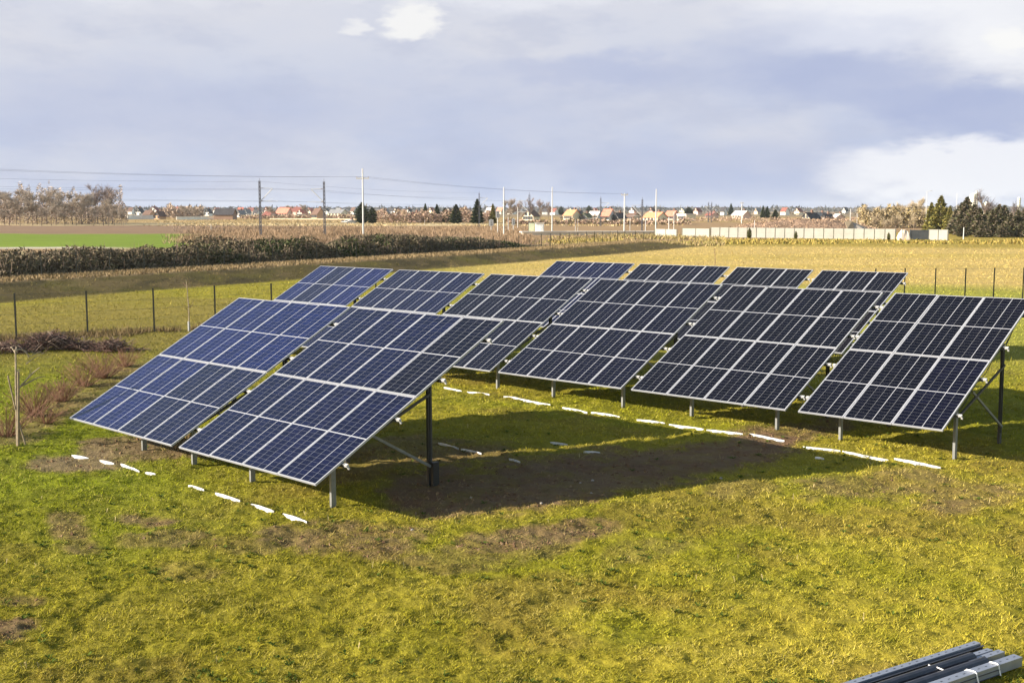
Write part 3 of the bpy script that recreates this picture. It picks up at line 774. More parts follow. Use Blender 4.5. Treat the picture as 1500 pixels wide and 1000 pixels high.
def heap(px, py, rx, h_, n, label, seed):
    rn = random.Random(seed); g = gp(px, py); b = MB()
    for k_ in range(n):
        q = rn.gauss(0, .42); x = q*rx; top = max(.04, h_*math.exp(-q*q*2.2)*rn.uniform(.15, 1))
        p = np.array([x, rn.gauss(0, .28), top*.7]); a = rn.uniform(0, 6.28); l_ = rn.uniform(.15, .5)
        v = np.array([math.cos(a)*l_, math.sin(a)*l_, rn.uniform(-.12, .28)]); e = p+v
        e[2] = max(e[2], .02)
        c = rn.choice([(.15, .10, .08), (.10, .065, .055), (.24, .18, .15), (.18, .10, .09), (.07, .05, .045)])
        b.tube([p, (p+e)/2+np.array([0, 0, .03]), e], [.012, .010, .005], 3, cap=False, col=c)
    o = b.obj("brush_heap", heap_m, None, (g[0], g[1], gzs(g[0], g[1]))); tag(o, label, 'brush heap', 'heaps of cut twigs by the fence')
heap_m = vcol("cut_twigs", .9, .3, 6)
heap(75, 512, 1.35, .72, 900, "large heap of cut twigs in front of the wire fence", 5)
heap(165, 514, .75, .42, 420, "smaller heap of cut twigs right of the large one", 6)
heap(8, 517, 1.2, .42, 420, "low heap of dark cuttings at the left edge of the lawn", 7)
heap(120, 512, 1.0, .3, 360, "flat heap of twigs linking the large and the smaller heap", 8)

# ------------------------------------------------------------------ brambles behind the bank, reeds by the railway
def clumps(name, P, size, cols, mat, flat=.6, up=0.0):
    n = len(P)
    d1 = rng.normal(size=(n, 3)); d1[:, 2] = d1[:, 2]*flat+up; d1 /= np.linalg.norm(d1, axis=1)[:, None]
    d2 = rng.normal(size=(n, 3)); d2 -= d1*(d1*d2).sum(1)[:, None]; d2 /= np.linalg.norm(d2, axis=1)[:, None]
    s = (size*(.5+rng.random(n)))[:, None]
    V = np.stack([P-d2*s*.28, P+d2*s*.28, P+d1*s], 1)
    return tag(link(name, trimesh(name, V, mat, cols)), kind='stuff')
veg_m = vcol("bramble_leaves", .9, .25, .8)
def pal_pick(pal, n): return np.array(pal)[rng.integers(0, len(pal), n)]
def along(n, u0, u1, w0=6.0, w1=None, power=1.0, drift=0.0):
    segs = BERM[1:]-BERM[:-1]; ln = np.hypot(segs[:, 0], segs[:, 1]); cum = np.concatenate([[0], np.cumsum(ln)])
    w1 = w1 or cum[-1]
    w = w0+(w1-w0)*rng.random(n)**power; i = np.clip(np.searchsorted(cum, w)-1, 0, len(segs)-1)
    dv = segs[i]/ln[i][:, None]; u = u0+(u1-u0)*rng.random(n)
    off = u+drift*sstep(cum[5], w1, w)
    p = BERM[i]+dv*(w-cum[i])[:, None]+np.stack([-dv[:, 1], dv[:, 0]], 1)*off[:, None]
    return p[:, 0], p[:, 1], u, w
cumB = np.concatenate([[0], np.cumsum(np.hypot(*(BERM[1:]-BERM[:-1]).T))])
WEND = cumB[11]-4                                                    # the brambles stop near the railway hut
n = 230000
X, Y, u, w = along(n, 8.6, 19.5, 0, WEND, .85, 8.5)
env = (1.40+1.5*(fbm(X*.14, Y*.14, 71, 4)-.5)+1.1*(fbm(X*.6, Y*.6, 73, 3)-.5))*sstep(8.2, 11.0, u)*sstep(20.5, 17.0, u)*sstep(WEND+1, WEND-12, w)
env = np.maximum(env, .12)*(1.05+.30*sstep(cumB[3], cumB[6], w)-.65*sstep(cumB[7], WEND, w))
q = rng.random(n)**.55
Z = gz(X, Y)+env*q
px, _ = topix(X, Y)
gr = sstep(140, 420, px+260*(fbm(X*.12, Y*.12, 77, 3)-.5))*sstep(.40, .62, fbm(X*.3, Y*.3, 79, 3))
base = np.array([(.125, .100, .068), (.085, .068, .050), (.175, .140, .095), (.110, .095, .050), (.140, .120, .075)])[rng.integers(0, 5, n)]
green = np.array([(.036, .050, .018), (.048, .064, .022), (.060, .066, .028)])[rng.integers(0, 3, n)]
pick = (rng.random(n) < gr*.8)[:, None]
cc = np.where(pick, green, base)*(.6+.7*rng.random(n))[:, None]
clumps("bramble_thicket", np.stack([X, Y, Z], 1), .21, cc, veg_m, .8, .25)
nn = 5200                                                            # bare wands standing out of the brambles
k = rng.integers(0, n, nn); k = k[q[k] > .55]; nn = len(k)
St = np.stack([X[k], Y[k], Z[k]-.2], 1); Tp = St+np.stack([rng.normal(size=nn)*.22, rng.normal(size=nn)*.22, .35+.75*rng.random(nn)], 1)
Sd = np.tile([.022, -.008, 0], (nn, 1))
tag(link("bramble_wands", trimesh("bramble_wands", np.stack([St-Sd, St+Sd, Tp], 1), veg_m, pal_pick([(.16, .11, .09), (.22, .16, .12), (.11, .08, .07)], nn))), kind='stuff')
# dry grass fringe on top of the bank
n = 42000
X, Y, u, w = along(n, 4.4, 9.0, 0, None)
hh = .06+.20*rng.random(n)
a = rng.random(n)*6.28
B0 = np.stack([X, Y, gz(X, Y)-.01], 1); D = np.stack([np.cos(a), np.sin(a), 0*a], 1)*.035
V = np.stack([B0-D, B0+D, B0+np.stack([rng.normal(size=n)*.1, rng.normal(size=n)*.1, hh], 1)], 1)
cc = np.array([(.28, .20, .11), (.23, .165, .09), (.31, .235, .14), (.20, .15, .07)])[rng.integers(0, 4, n)]
tag(link("dry_grass", trimesh("dry_grass", V, veg_m, cc)), kind='stuff')
# reeds and dry weeds between the brambles and the railway
def weeds(name, n, box, h0, h1, pal, wd):
    x0, x1, y0, y1 = box
    px = x0+(x1-x0)*rng.random(n); py = y0+(y1-y0)*rng.random(n)
    dd = H*F/(py-306.0); X = (px-750)/F*dd; Y = dd
    patch = fbm(X*.08, Y*.05, 83, 4)
    k = rng.random(n) < sstep(.3, .6, patch)*sstep(x0, x0+90, px+60*(fbm(px*.05, py*.5, 86, 2)-.5))
    X, Y, patch = X[k], Y[k], patch[k]; m = len(X)
    hh = (h0+(h1-h0)*rng.random(m))*(.5+patch)
    a = rng.random(m)*6.28; wv = wd*(.6+.8*rng.random(m))
    B0 = np.stack([X, Y, gz(X, Y)-.02], 1); D = np.stack([np.cos(a), np.sin(a), 0*a], 1)*wv[:, None]
    V = np.stack([B0-D, B0+D, B0+np.stack([rng.normal(size=m)*.25, rng.normal(size=m)*.25, hh], 1)], 1)
    cc = np.array(pal)[rng.integers(0, len(pal), m)]*(.8+.4*rng.random(m))[:, None]
    return tag(link(name, trimesh(name, V, veg_m, cc)), kind='stuff')
weeds("reeds", 70000, (240, 780, 333.5, 357), .3, .80, [(.28, .19, .125), (.24, .165, .10), (.33, .24, .16), (.22, .15, .09)], .05)
weeds("dry_weeds", 16000, (200, 1000, 320, 331), .15, .5, [(.36, .26, .14), (.29, .22, .10), (.44, .35, .21)], .16)
weeds("field_edge_weeds", 9000, (770, 1500, 351, 357), .2, .5, [(.30, .22, .055), (.19, .17, .04), (.34, .25, .08)], .12)
weeds("rough_weeds", 9000, (775, 1060, 343.5, 360), .2, .55, [(.32, .23, .12), (.24, .19, .09), (.28, .24, .09)], .09)

# rank dry grass along the foot of the near fence
n = 9000; q_ = rng.random(n)*(len(LF)-1); i_ = q_.astype(int); f_ = (q_-i_)[:, None]
P2 = np.array(LF)[i_]*(1-f_)+np.array(LF)[np.minimum(i_+1, len(LF)-1)]*f_+rng.normal(size=(n, 2))*np.array([.25, .75])
P2 = P2[fbm(P2[:, 0]*.5, P2[:, 1]*.5, 96, 3) > .42]; n = len(P2)
B0 = np.stack([P2[:, 0], P2[:, 1], gz(P2[:, 0], P2[:, 1])-.01], 1); a = rng.random(n)*6.28; D = np.stack([np.cos(a), np.sin(a), 0*a], 1)*.014
V = np.stack([B0-D, B0+D, B0+np.stack([rng.normal(size=n)*.10, rng.normal(size=n)*.10, .08+.22*rng.random(n)], 1)], 1)
tag(link("rank_grass", trimesh("rank_grass", V, veg_m, np.array([(.22, .155, .08), (.17, .12, .06), (.27, .20, .11), (.12, .085, .045)])[rng.integers(0, 4, n)])), kind='stuff')

# ------------------------------------------------------------------ trees
def pal_pick(pal, n): return np.array(pal)[rng.integers(0, len(pal), n)]
def bare_parts(h, spread, seed, pal, dens=1.0, fine=.16, trunkr=.16):
    """bare winter tree: (trunk with limbs, crown of twigs)"""
    rn = random.Random(seed); tb = MB(); tw = []
    def grow(p, d_, l_, r_, lev):
        e = p+d_*l_; m_ = (p+e)/2+np.array([rn.uniform(-.05, .05), rn.uniform(-.05, .05), 0])*l_
        if lev < 3: tb.tube([p, m_, e], [r_, r_*.8, r_*.6], 4 if lev else 6, cap=False)
        else: tw.append((p, e, r_))
        if lev == 3: return
        for k_ in range({0: 7, 1: 6, 2: 7}[lev]):
            f_ = rn.uniform(.35, 1.0) if lev else rn.uniform(.25, 1.0)
            a = rn.uniform(0, 6.28); s = spread*rn.uniform(.5, 1.1)
            nd = np.array([math.cos(a)*s, math.sin(a)*s, rn.uniform(.55, 1.1)]) if lev == 0 else d_*.7+np.array([math.cos(a)*.6, math.sin(a)*.6, rn.uniform(-.1, .65)])
            nd = nd/np.linalg.norm(nd)
            grow(p+(e-p)*f_, nd, l_*rn.uniform(.42, .66)*(.8 if lev else 1.0), r_*.5, lev+1)
    grow(np.array([0, 0, -.2]), np.array([0, 0, 1.0]), h*.55, trunkr, 0)
    P, E_1, RR_ = (np.array(x) for x in zip(*tw))
    rep = max(1, int(5*dens)); T = []
    for k_ in range(rep):
        f1 = rng.random((len(P), 1)); st = P+(E_1-P)*f1
        dv = (E_1-P)*(.7+.5*rng.random((len(P), 1)))+rng.normal(size=P.shape)*h*.035
        sd = rng.normal(size=P.shape); sd /= np.linalg.norm(sd, axis=1)[:, None]
        T.append(np.stack([st-sd*fine*.5, st+sd*fine*.5, st+dv], 1))
    V = np.concatenate(T)
    zz = V[..., 2].max(); V[..., 2] *= 1.0
    return tb, V, pal_pick(pal, len(V))*(.75+.5*rng.random(len(V)))[:, None]
tree_m = vcol("twigs", .9, .2, .3)
conif_m = vcol("needles", .85, .25, .5)
trunk_m = plain("trunk_bark", (.17, .125, .095), .9, .3, 2)
def make_bare(name, label, cat, h, spread, seed, pal, dens=1.0, fine=.16, trunkr=.16, group=None):
    tb, V, cc = bare_parts(h, spread, seed, pal, dens, fine, trunkr)
    t = thing(name, label, cat, group=group)
    tb.obj("trunk", trunk_m, t); link("crown", trimesh("crown", V, tree_m, cc), t)
    zmax = V[..., 2].max(); t['h'] = float(zmax)
    return t
def make_conifer(name, label, h, w, seed, pal, cat='tree', lump=.0, group=None):
    rn = np.random.default_rng(seed); t = thing(name, label, cat, group=group)
    b = MB(); b.tube([(0, 0, -.2), (0, 0, h*.5), (0, 0, h*.97)], [.16, .1, .02], 6); b.obj("trunk", trunk_m, t)
    n = 2600; z = rn.random(n)**1.25; a = rn.random(n)*6.28
    lay = .75+.25*np.sin(z*46+a*2)
    prof_ = (np.sin(np.clip(z*1.08, 0, 1)*math.pi)**.6*lump+(1-z)**.85*(1-lump))*lay
    side = .78+.44*fbm(np.cos(a)*1.6+5+seed, z*5+np.sin(a)*1.6, seed, 3)
    r_ = w/2*prof_*side*(rn.random(n)**.45)
    P = np.stack([np.cos(a)*r_, np.sin(a)*r_, h*(.05+.93*z)], 1)
    d1 = np.stack([np.cos(a), np.sin(a), -.25+.6*rn.random(n)+lump*.6], 1)+rn.normal(size=(n, 3))*.35
    d1 /= np.linalg.norm(d1, axis=1)[:, None]; sd = np.cross(d1, rn.normal(size=(n, 3))); sd /= np.linalg.norm(sd, axis=1)[:, None]
    s = (h*.055*(.6+.8*rn.random(n))*(1.15-z*.6))[:, None]
    V = np.stack([P-sd*s*.45, P+sd*s*.45, P+d1*s*1.3], 1)
    cc = np.array(pal)[rn.integers(0, len(pal), n)]*(.6+.8*rn.random(n))[:, None]
    link("crown", trimesh("crown", V, conif_m, cc), t); t['h'] = float(h)
    return t
def put(src, first, px, top, dist, label, rz, wsc=1.0, group=None):
    """stand a copy of a tree so that its top reaches the given height"""
    p = at(px, top, dist); zb = gzs(p[0], p[1]); sc = (p[2]-zb)/src['h']
    if first:
        src.location = (p[0], p[1], zb); src.rotation_euler = (0, 0, rz); src.scale = (sc*wsc, sc*wsc, sc); src['label'] = label
        if group: src['group'] = group
        return src
    return copy_thing(src, (p[0], p[1], zb), rz, (sc*wsc, sc*wsc, sc), label, group)
TAN = [(.38, .315, .265), (.31, .255, .215), (.43, .365, .30), (.26, .21, .18), (.35, .295, .23)]
GREY = [(.27, .21, .19), (.21, .165, .155), (.33, .26, .23)]
OCH = [(.44, .36, .245), (.38, .31, .20), (.33, .265, .18), (.47, .39, .29)]
class Kind:
    def __init__(s, protos): s.p, s.used, s.i = protos, [False]*len(protos), 0
    def put(s, px, top, dist, label, wsc=1.0, group=None, which=None):
        k_ = s.i % len(s.p) if which is None else which; s.i += 1
        o = put(s.p[k_], not s.used[k_], px, top, dist, label, random.uniform(0, 6.28), wsc, group); s.used[k_] = True; return o
bareT = Kind([make_bare("bare_tree", "x", 'tree', 12, .62, 11+i, TAN, 2.2, .075) for i in range(3)])
bareG = Kind([make_bare("bare_tree", "x", 'tree', 12, .5, 21+i, GREY, 1.4, .07) for i in range(2)])
bareO = Kind([make_bare("bare_tree", "x", 'tree', 12, .6, 31+i, OCH, 2.4, .08) for i in range(2)])
# the wood on the left
wood = [(4, 274, 372), (22, 281, 362), (38, 271, 385), (52, 276, 366), (66, 270, 382), (80, 279, 360), (93, 275, 380), (104, 282, 366), (118, 279, 372), (12, 290, 350), (46, 290, 352), (74, 294, 348), (110, 291, 350), (128, 276, 376), (150, 287, 352), (166, 296, 350), (177, 301, 356), (-14, 276, 366), (-40, 280, 372), (28, 297, 342), (60, 300, 340), (94, 301, 341), (136, 299, 343), (158, 305, 340), (6, 303, 338), (180, 309, 342)]
for i, (x, y, dd) in enumerate(wood):
    bareT.put(x, y, dd, ("tan bare tree in the left-edge wood, %s along it" % (ORD[i] if i < 20 else ORD[i-20]+" low one")), 1.15, 'bare trees of the wood')
for i, (x, y, dd) in enumerate(((141, 266, 384), (153, 266, 386), (163, 272, 380))):
    bareG.put(x, y, dd, ["dark grey bare tree rising at the end of the left wood, left one of three", "tallest dark grey bare tree at the end of the left wood", "dark grey bare tree closing the left wood on the right"][i], 1.0, 'bare trees of the wood')
for i, (x, y, dd, lb) in enumerate([(272, 299, 560, "pale bare tree beside the white garden wall, left of three"), (281, 301, 565, "pale bare tree beside the white garden wall, middle of three"), (288, 303, 555, "pale bare tree beside the white garden wall, right of three"),
                                    (397, 300, 560, "tan bare tree right of the left railway mast"), (425, 299, 700, "tan bare tree above the long red roof"), (446, 297, 690, "tan bare tree rising over the pink gable"), (585, 307, 480, "reddish bare tree left of the white dark-roofed house"), (600, 309, 470, "reddish bare tree by the salmon house"),
                                    (573, 309, 470, "reddish bare tree beside the evergreen pair"), (612, 307, 480, "tan bare tree left of the slim evergreen"), (745, 287, 330, "tan bare tree behind the tall white pole"), (870, 312, 450, "tan bare tree before the grey-roofed house"), (822, 314, 430, "low tan bare tree by the orange roof")]):
    bareT.put(x, y, dd, lb, 1.35 if dd > 450 else 1.0, 'bare trees in the village')
for i, (x, y, dd, lb) in enumerate([(760, 290, 370, "grey bare poplar behind the lattice mast, left of four"), (776, 287, 390, "grey bare poplar behind the lattice mast, tallest of four"), (792, 288, 400, "grey bare poplar behind the lattice mast, third of four"), (803, 293, 390, "grey bare poplar right of the lattice mast, by the white pole")]):
    bareG.put(x, y, dd, lb, .75, 'bare poplars behind the railway')
for i, (x, y, dd, lb) in enumerate([(1262, 300, 330, "ochre bare tree at the left end of the grove behind the concrete wall"), (1276, 297, 330, "ochre bare tree in the grove, above the pale tarp"), (1291, 299, 310, "ochre bare tree in the grove, second from the grove's left"), (1305, 298, 330, "ochre bare tree in the middle of the grove behind the wall"),
                                    (1319, 294, 330, "ochre bare tree above the gap in the concrete wall"), (1333, 290, 320, "tall ochre bare tree left of the dark gate"), (1346, 286, 310, "tallest ochre bare tree of the grove, beside the lamp"), (1358, 292, 300, "ochre bare tree next to the yellowish spruce"), (1284, 311, 270, "low ochre thicket tree behind the wall, left"),
                                    (1312, 310, 265, "low ochre thicket tree behind the wall, middle"), (1340, 311, 262, "low ochre thicket tree behind the dark gate"), (1298, 316, 255, "low ochre thicket tree close behind the wall")]):
    bareO.put(x, y, dd, lb, 1.15, 'bare trees of the grove behind the wall')
big = make_bare("bare_tree", "x", 'tree', 12, .7, 77, [(.12, .10, .10), (.16, .13, .13)], .8, .09, .28)
put(big, True, 1444, 272, 240, "large dark bare tree rising behind the white silos", 1.0, 1.0)
put(big, False, 1494, 291, 235, "dark bare tree at the right edge by the pale tower", 2.6, 1.0)
GRN = [(.035, .050, .018), (.050, .062, .022), (.028, .040, .018)]
OLV = [(.20, .175, .045), (.15, .145, .038), (.24, .195, .055), (.10, .10, .03)]
DRK = [(.070, .074, .040), (.17, .135, .095), (.25, .20, .15), (.045, .050, .030), (.115, .115, .045)]
spr = Kind([make_conifer("evergreen", "x", 10, 5.2, 51+i, GRN, lump=l) for i, l in enumerate((.1, .75, .35))])
for x, y, dd, w_, wh, lb in [(530, 296, 385, 1.0, 1, "dark round evergreen behind the tall pole with a crossarm"), (545, 303, 390, .9, 1, "smaller dark evergreen right of the pole with a crossarm"), (623, 298, 420, .55, 0, "slim pointed evergreen, left one of the village group"), (640, 299, 425, .7, 0, "olive pointed evergreen between the slim one and the round one"),
                             (652, 304, 415, .9, 1, "round-topped dark evergreen in the village group"), (668, 299, 390, .95, 2, "densest dark evergreen, standing alone before the pale houses"), (699, 291, 385, .75, 0, "tall pointed evergreen behind the slim railway mast"), (1136, 307, 520, 1.2, 0, "dark evergreen above the soil mound"),
                             (1071, 298, 900, .7, 0, "tiny pointed evergreen on the skyline"), (1118, 301, 620, .6, 0, "slim evergreen left of the mound's crest"), (1124, 302, 620, .7, 2, "evergreen beside the slim one left of the mound's crest"), (822, 302, 900, .9, 1, "round evergreen on the skyline right of the white pole"), (863, 301, 950, 1.0, 1, "round evergreen on the skyline above the green-roofed gable"), (1009, 303, 800, 1.5, 1, "round tree crown behind the cream flat-roofed block")]:
    spr.put(x, y, dd, lb, w_*1.55, 'evergreens in the village', wh)
olv = make_conifer("evergreen", "x", 10, 6.2, 61, OLV, lump=.12)
put(olv, True, 1379, 286, 245, "tall yellowish spruce behind the pale wall panels", .4, 1.15)
put(olv, False, 1365, 296, 250, "smaller yellowish spruce leaning against the tall one", 2.0, 1.0)
put(olv, False, 722, 298, 385, "light olive evergreen right of the slim railway mast", 3.1, .75)
put(olv, False, 1392, 301, 240, "yellowish spruce at the right side of the tall one", 4.1, .8)
drk = Kind([make_conifer("evergreen", "x", 10, 5.4, 71+i, DRK, lump=l) for i, l in enumerate((.15, .4))])
for i, (x, y, dd) in enumerate([(1401, 306, 222), (1409, 297, 226), (1417, 288, 220), (1427, 299, 214), (1436, 304, 210), (1446, 309, 212), (1455, 306, 208), (1464, 299, 214), (1472, 300, 210), (1482, 312, 205), (1492, 307, 206), (1502, 304, 208), (1515, 306, 208), (1412, 322, 204), (1440, 324, 202), (1470, 325, 200), (1497, 324, 200)]):
    drk.put(x, y, dd, "dark evergreen of the row at the right edge, %s from its left end" % ORD[i] if i < 13 else "low shrubby evergreen at the foot of the right-hand dark row, %s of four" % ORD[i-13], 1.45 if i < 13 else 1.9, 'dark evergreens at the right edge')
# little trees in front of the concrete wall
ytree = Kind([make_conifer("young_tree", "x", 3, 1.6, 91, [(.10, .11, .035), (.13, .13, .05)], lump=.9)])
for x, y, dd, lb in ((1098, 333, 186, "tallest small round tree before the concrete wall, left one"), (1166, 338, 184, "small round tree before the concrete wall, middle one"), (1302, 340, 180, "small round tree before the concrete wall near its gap")):
    ytree.put(x, y, dd, lb, .8, 'small trees before the concrete wall')

# far woods closing the plain: one mass
n = 16000
aa = (rng.random(n)*2-1)*R(34); dist = 2300+900*rng.random(n)
hx = 6+6*fbm(aa*60, aa*0+3, 91, 4)
Pw = np.stack([np.sin(aa)*dist, np.cos(aa)*dist, hx*rng.random(n)**.6-2], 1)
clumps("far_woods", Pw, 7, pal_pick([(.075, .070, .065), (.060, .062, .055), (.095, .080, .070)], n), veg_m, .5, .2)
n = 9000
aa = (rng.random(n)*2-1)*R(30); dist = 950+500*rng.random(n)
k_ = fbm(aa*40, dist*.004, 93, 4) > .44
aa, dist = aa[k_], dist[k_]; n = len(aa)
clumps("far_scrub", np.stack([np.sin(aa)*dist, np.cos(aa)*dist, 2.0*rng.random(n)**1.5], 1), 1.8, pal_pick([(.16, .125, .10), (.10, .095, .07), (.20, .15, .12)], n), veg_m, .5, .2)
# scrub along the village gardens
def scrub(name, n, x0, x1, yb, hgt, pal, s):
    px = x0+(x1-x0)*rng.random(n); dd = H*F/(yb-306.0)*(1+.06*rng.random(n))
    X = (px-750)/F*dd; q = fbm(px*.11, px*0+7, 95, 3)
    Z = hgt*(.35+1.1*q)*rng.random(n)**.7
    clumps(name, np.stack([X, dd, Z], 1), s, pal_pick(pal, n)*(.7+.6*rng.random(n))[:, None], veg_m, .8, .4)
RED = [(.30, .20, .155), (.37, .26, .20), (.24, .16, .125), (.33, .25, .165)]
scrub("garden_scrub", 7000, 548, 720, 326.5, 4.0, RED, .7)
scrub("garden_scrub", 6000, 740, 1010, 329, 1.3, RED+[(.14, .13, .06)], .7)
scrub("garden_scrub", 3500, 355, 520, 320.5, 1.4, RED+[(.33, .26, .16)], 1.2)
scrub("garden_scrub", 3000, 1000, 1290, 325, 1.7, RED, .5)
scrub("orchard_scrub", 2500, 240, 300, 320, 6.0, [(.36, .28, .22), (.30, .23, .18)], 1.2)
scrub("thicket_undergrowth", 9000, -30, 190, 329.0, 6.5, [(.34, .255, .205), (.26, .195, .16), (.40, .31, .25), (.21, .15, .13)], .45)
scrub("thicket_undergrowth", 9000, -30, 184, 327.5, 11.5, [(.39, .31, .255), (.31, .24, .20), (.45, .36, .29)], .5)
scrub("grove_undergrowth", 5000, 1255, 1400, 334, 5.0, [(.27, .21, .10), (.22, .17, .10), (.30, .24, .15)], .7)

# ------------------------------------------------------------------ village
wall_c = {'white': (.78, .75, .70), 'cream': (.70, .62, .46), 'pink': (.62, .42, .35), 'orange': (.55, .33, .20), 'grey': (.45, .44, .44), 'brown': (.28, .18, .13), 'tan': (.55, .43, .32)}
roof_c = {'red': (.42, .13, .09), 'coral': (.52, .20, .14), 'orange': (.55, .24, .13), 'brown': (.14, .085, .065), 'maroon': (.20, .075, .06), 'dark': (.055, .050, .055), 'grey': (.20, .20, .21), 'green': (.10, .11, .055), 'pale': (.50, .46, .44)}
wall_m = {k: plain("plaster_"+k, v, .9, .1, .6) for k, v in wall_c.items()}
roof_m = {k: plain("roof_tiles_"+k, v, .8, .2, 1.2) for k, v in roof_c.items()}
glass_m = plain("window_glass", (.05, .055, .065), .2, .1)
chim_m = plain("chimney_brick", (.16, .10, .08), .9, .2)
def house(px0, px1, ytop, ybase, dist, wc, rc, label, axis='side', chim=1, flat=False, name="house", nwin=3):
    """axis 'side': long roof slope faces the viewer; 'gable': gable end faces the viewer"""
    p = at((px0+px1)/2, 306, dist); X0, Y0 = p[0], dist
    wd = (px1-px0)*dist/F; top = H-(ytop-306)*dist/F
    yaw = math.atan2(-X0, Y0)+(random.uniform(-.75, -.4) if not name == 'barn' else -.3)
    wd = wd/1.25; dp = max(5.5, min(11, wd*.75))
    t = thing(name, label, 'house', (X0, Y0, 0), yaw, 'houses of the village beyond the railway')
    eh = top-.5 if flat else top*(.50 if axis == 'side' else .48)
    if axis == 'gable': w2, d2 = wd/2*.94, dp/2
    else: w2, d2 = wd/2*.96, dp/2
    b = MB(); b.box((-w2, -d2, -.3), (w2, d2, eh))
    if not flat:
        if axis == 'gable': b.add([(-w2, -d2, eh), (w2, -d2, eh), (0, -d2, top-.2), (-w2, d2, eh), (w2, d2, eh), (0, d2, top-.2)], [(0, 1, 2), (4, 3, 5), (0, 2, 5, 3), (1, 4, 5, 2)])
        else: b.add([(-w2, -d2, eh), (-w2, d2, eh), (-w2, 0, top-.2), (w2, -d2, eh), (w2, d2, eh), (w2, 0, top-.2)], [(1, 0, 2), (3, 4, 5), (0, 3, 5, 2), (4, 1, 2, 5)])
    b.obj("wall", wall_m[wc], t)
    b = MB(); o = .35; th = .22
    if flat: b.box((-w2-.2, -d2-.2, eh), (w2+.2, d2+.2, top))
    elif axis == 'gable':
        sl_ = (top-eh)/w2
        for s in (-1, 1):
            v = [(0, -d2-o, top), (s*(w2+o), -d2-o, eh-o*sl_), (s*(w2+o), d2+o, eh-o*sl_), (0, d2+o, top)]
            v += [(x, y, z-th) for x, y, z in v]
            b.add(v, [(0, 1, 2, 3), (7, 6, 5, 4), (0, 4, 5, 1), (1, 5, 6, 2), (2, 6, 7, 3), (3, 7, 4, 0)])
    else:
        sl_ = (top-eh)/d2
        for s in (-1, 1):
            v = [(-w2-o, 0, top), (-w2-o, s*(d2+o), eh-o*sl_), (w2+o, s*(d2+o), eh-o*sl_), (w2+o, 0, top)]
            v += [(x, y, z-th) for x, y, z in v]
            b.add(v, [(0, 1, 2, 3), (7, 6, 5, 4), (0, 4, 5, 1), (1, 5, 6, 2), (2, 6, 7, 3), (3, 7, 4, 0)])
    rf = b.obj("roof", roof_m[rc], t)
    if chim and not flat:
        b = MB(); cx = w2*.35 if axis == 'side' else .0; cy = .8 if axis == 'side' else d2*.2
        b.box((cx-.35, cy-.35, top-1.2), (cx+.35, cy+.35, top+.75)); b.box((cx-.42, cy-.42, top+.75), (cx+.42, cy+.42, top+.9)); b.obj("chimney", chim_m, rf)
    ws = []
    if axis == 'gable' and not flat:
        zz = eh+.25*(top-eh); ws += [(-w2*.32, zz), (w2*.32, zz)]
    for i in range(nwin): ws.append((-w2*.7+1.4*w2*i/max(1, nwin-1), eh*.55))
    for x, z in ws:
        b = MB(); b.box((x-.55, -d2-.05, z-.6), (x+.55, -d2+.02, z+.6)); b.obj("window", glass_m, t)
    return t
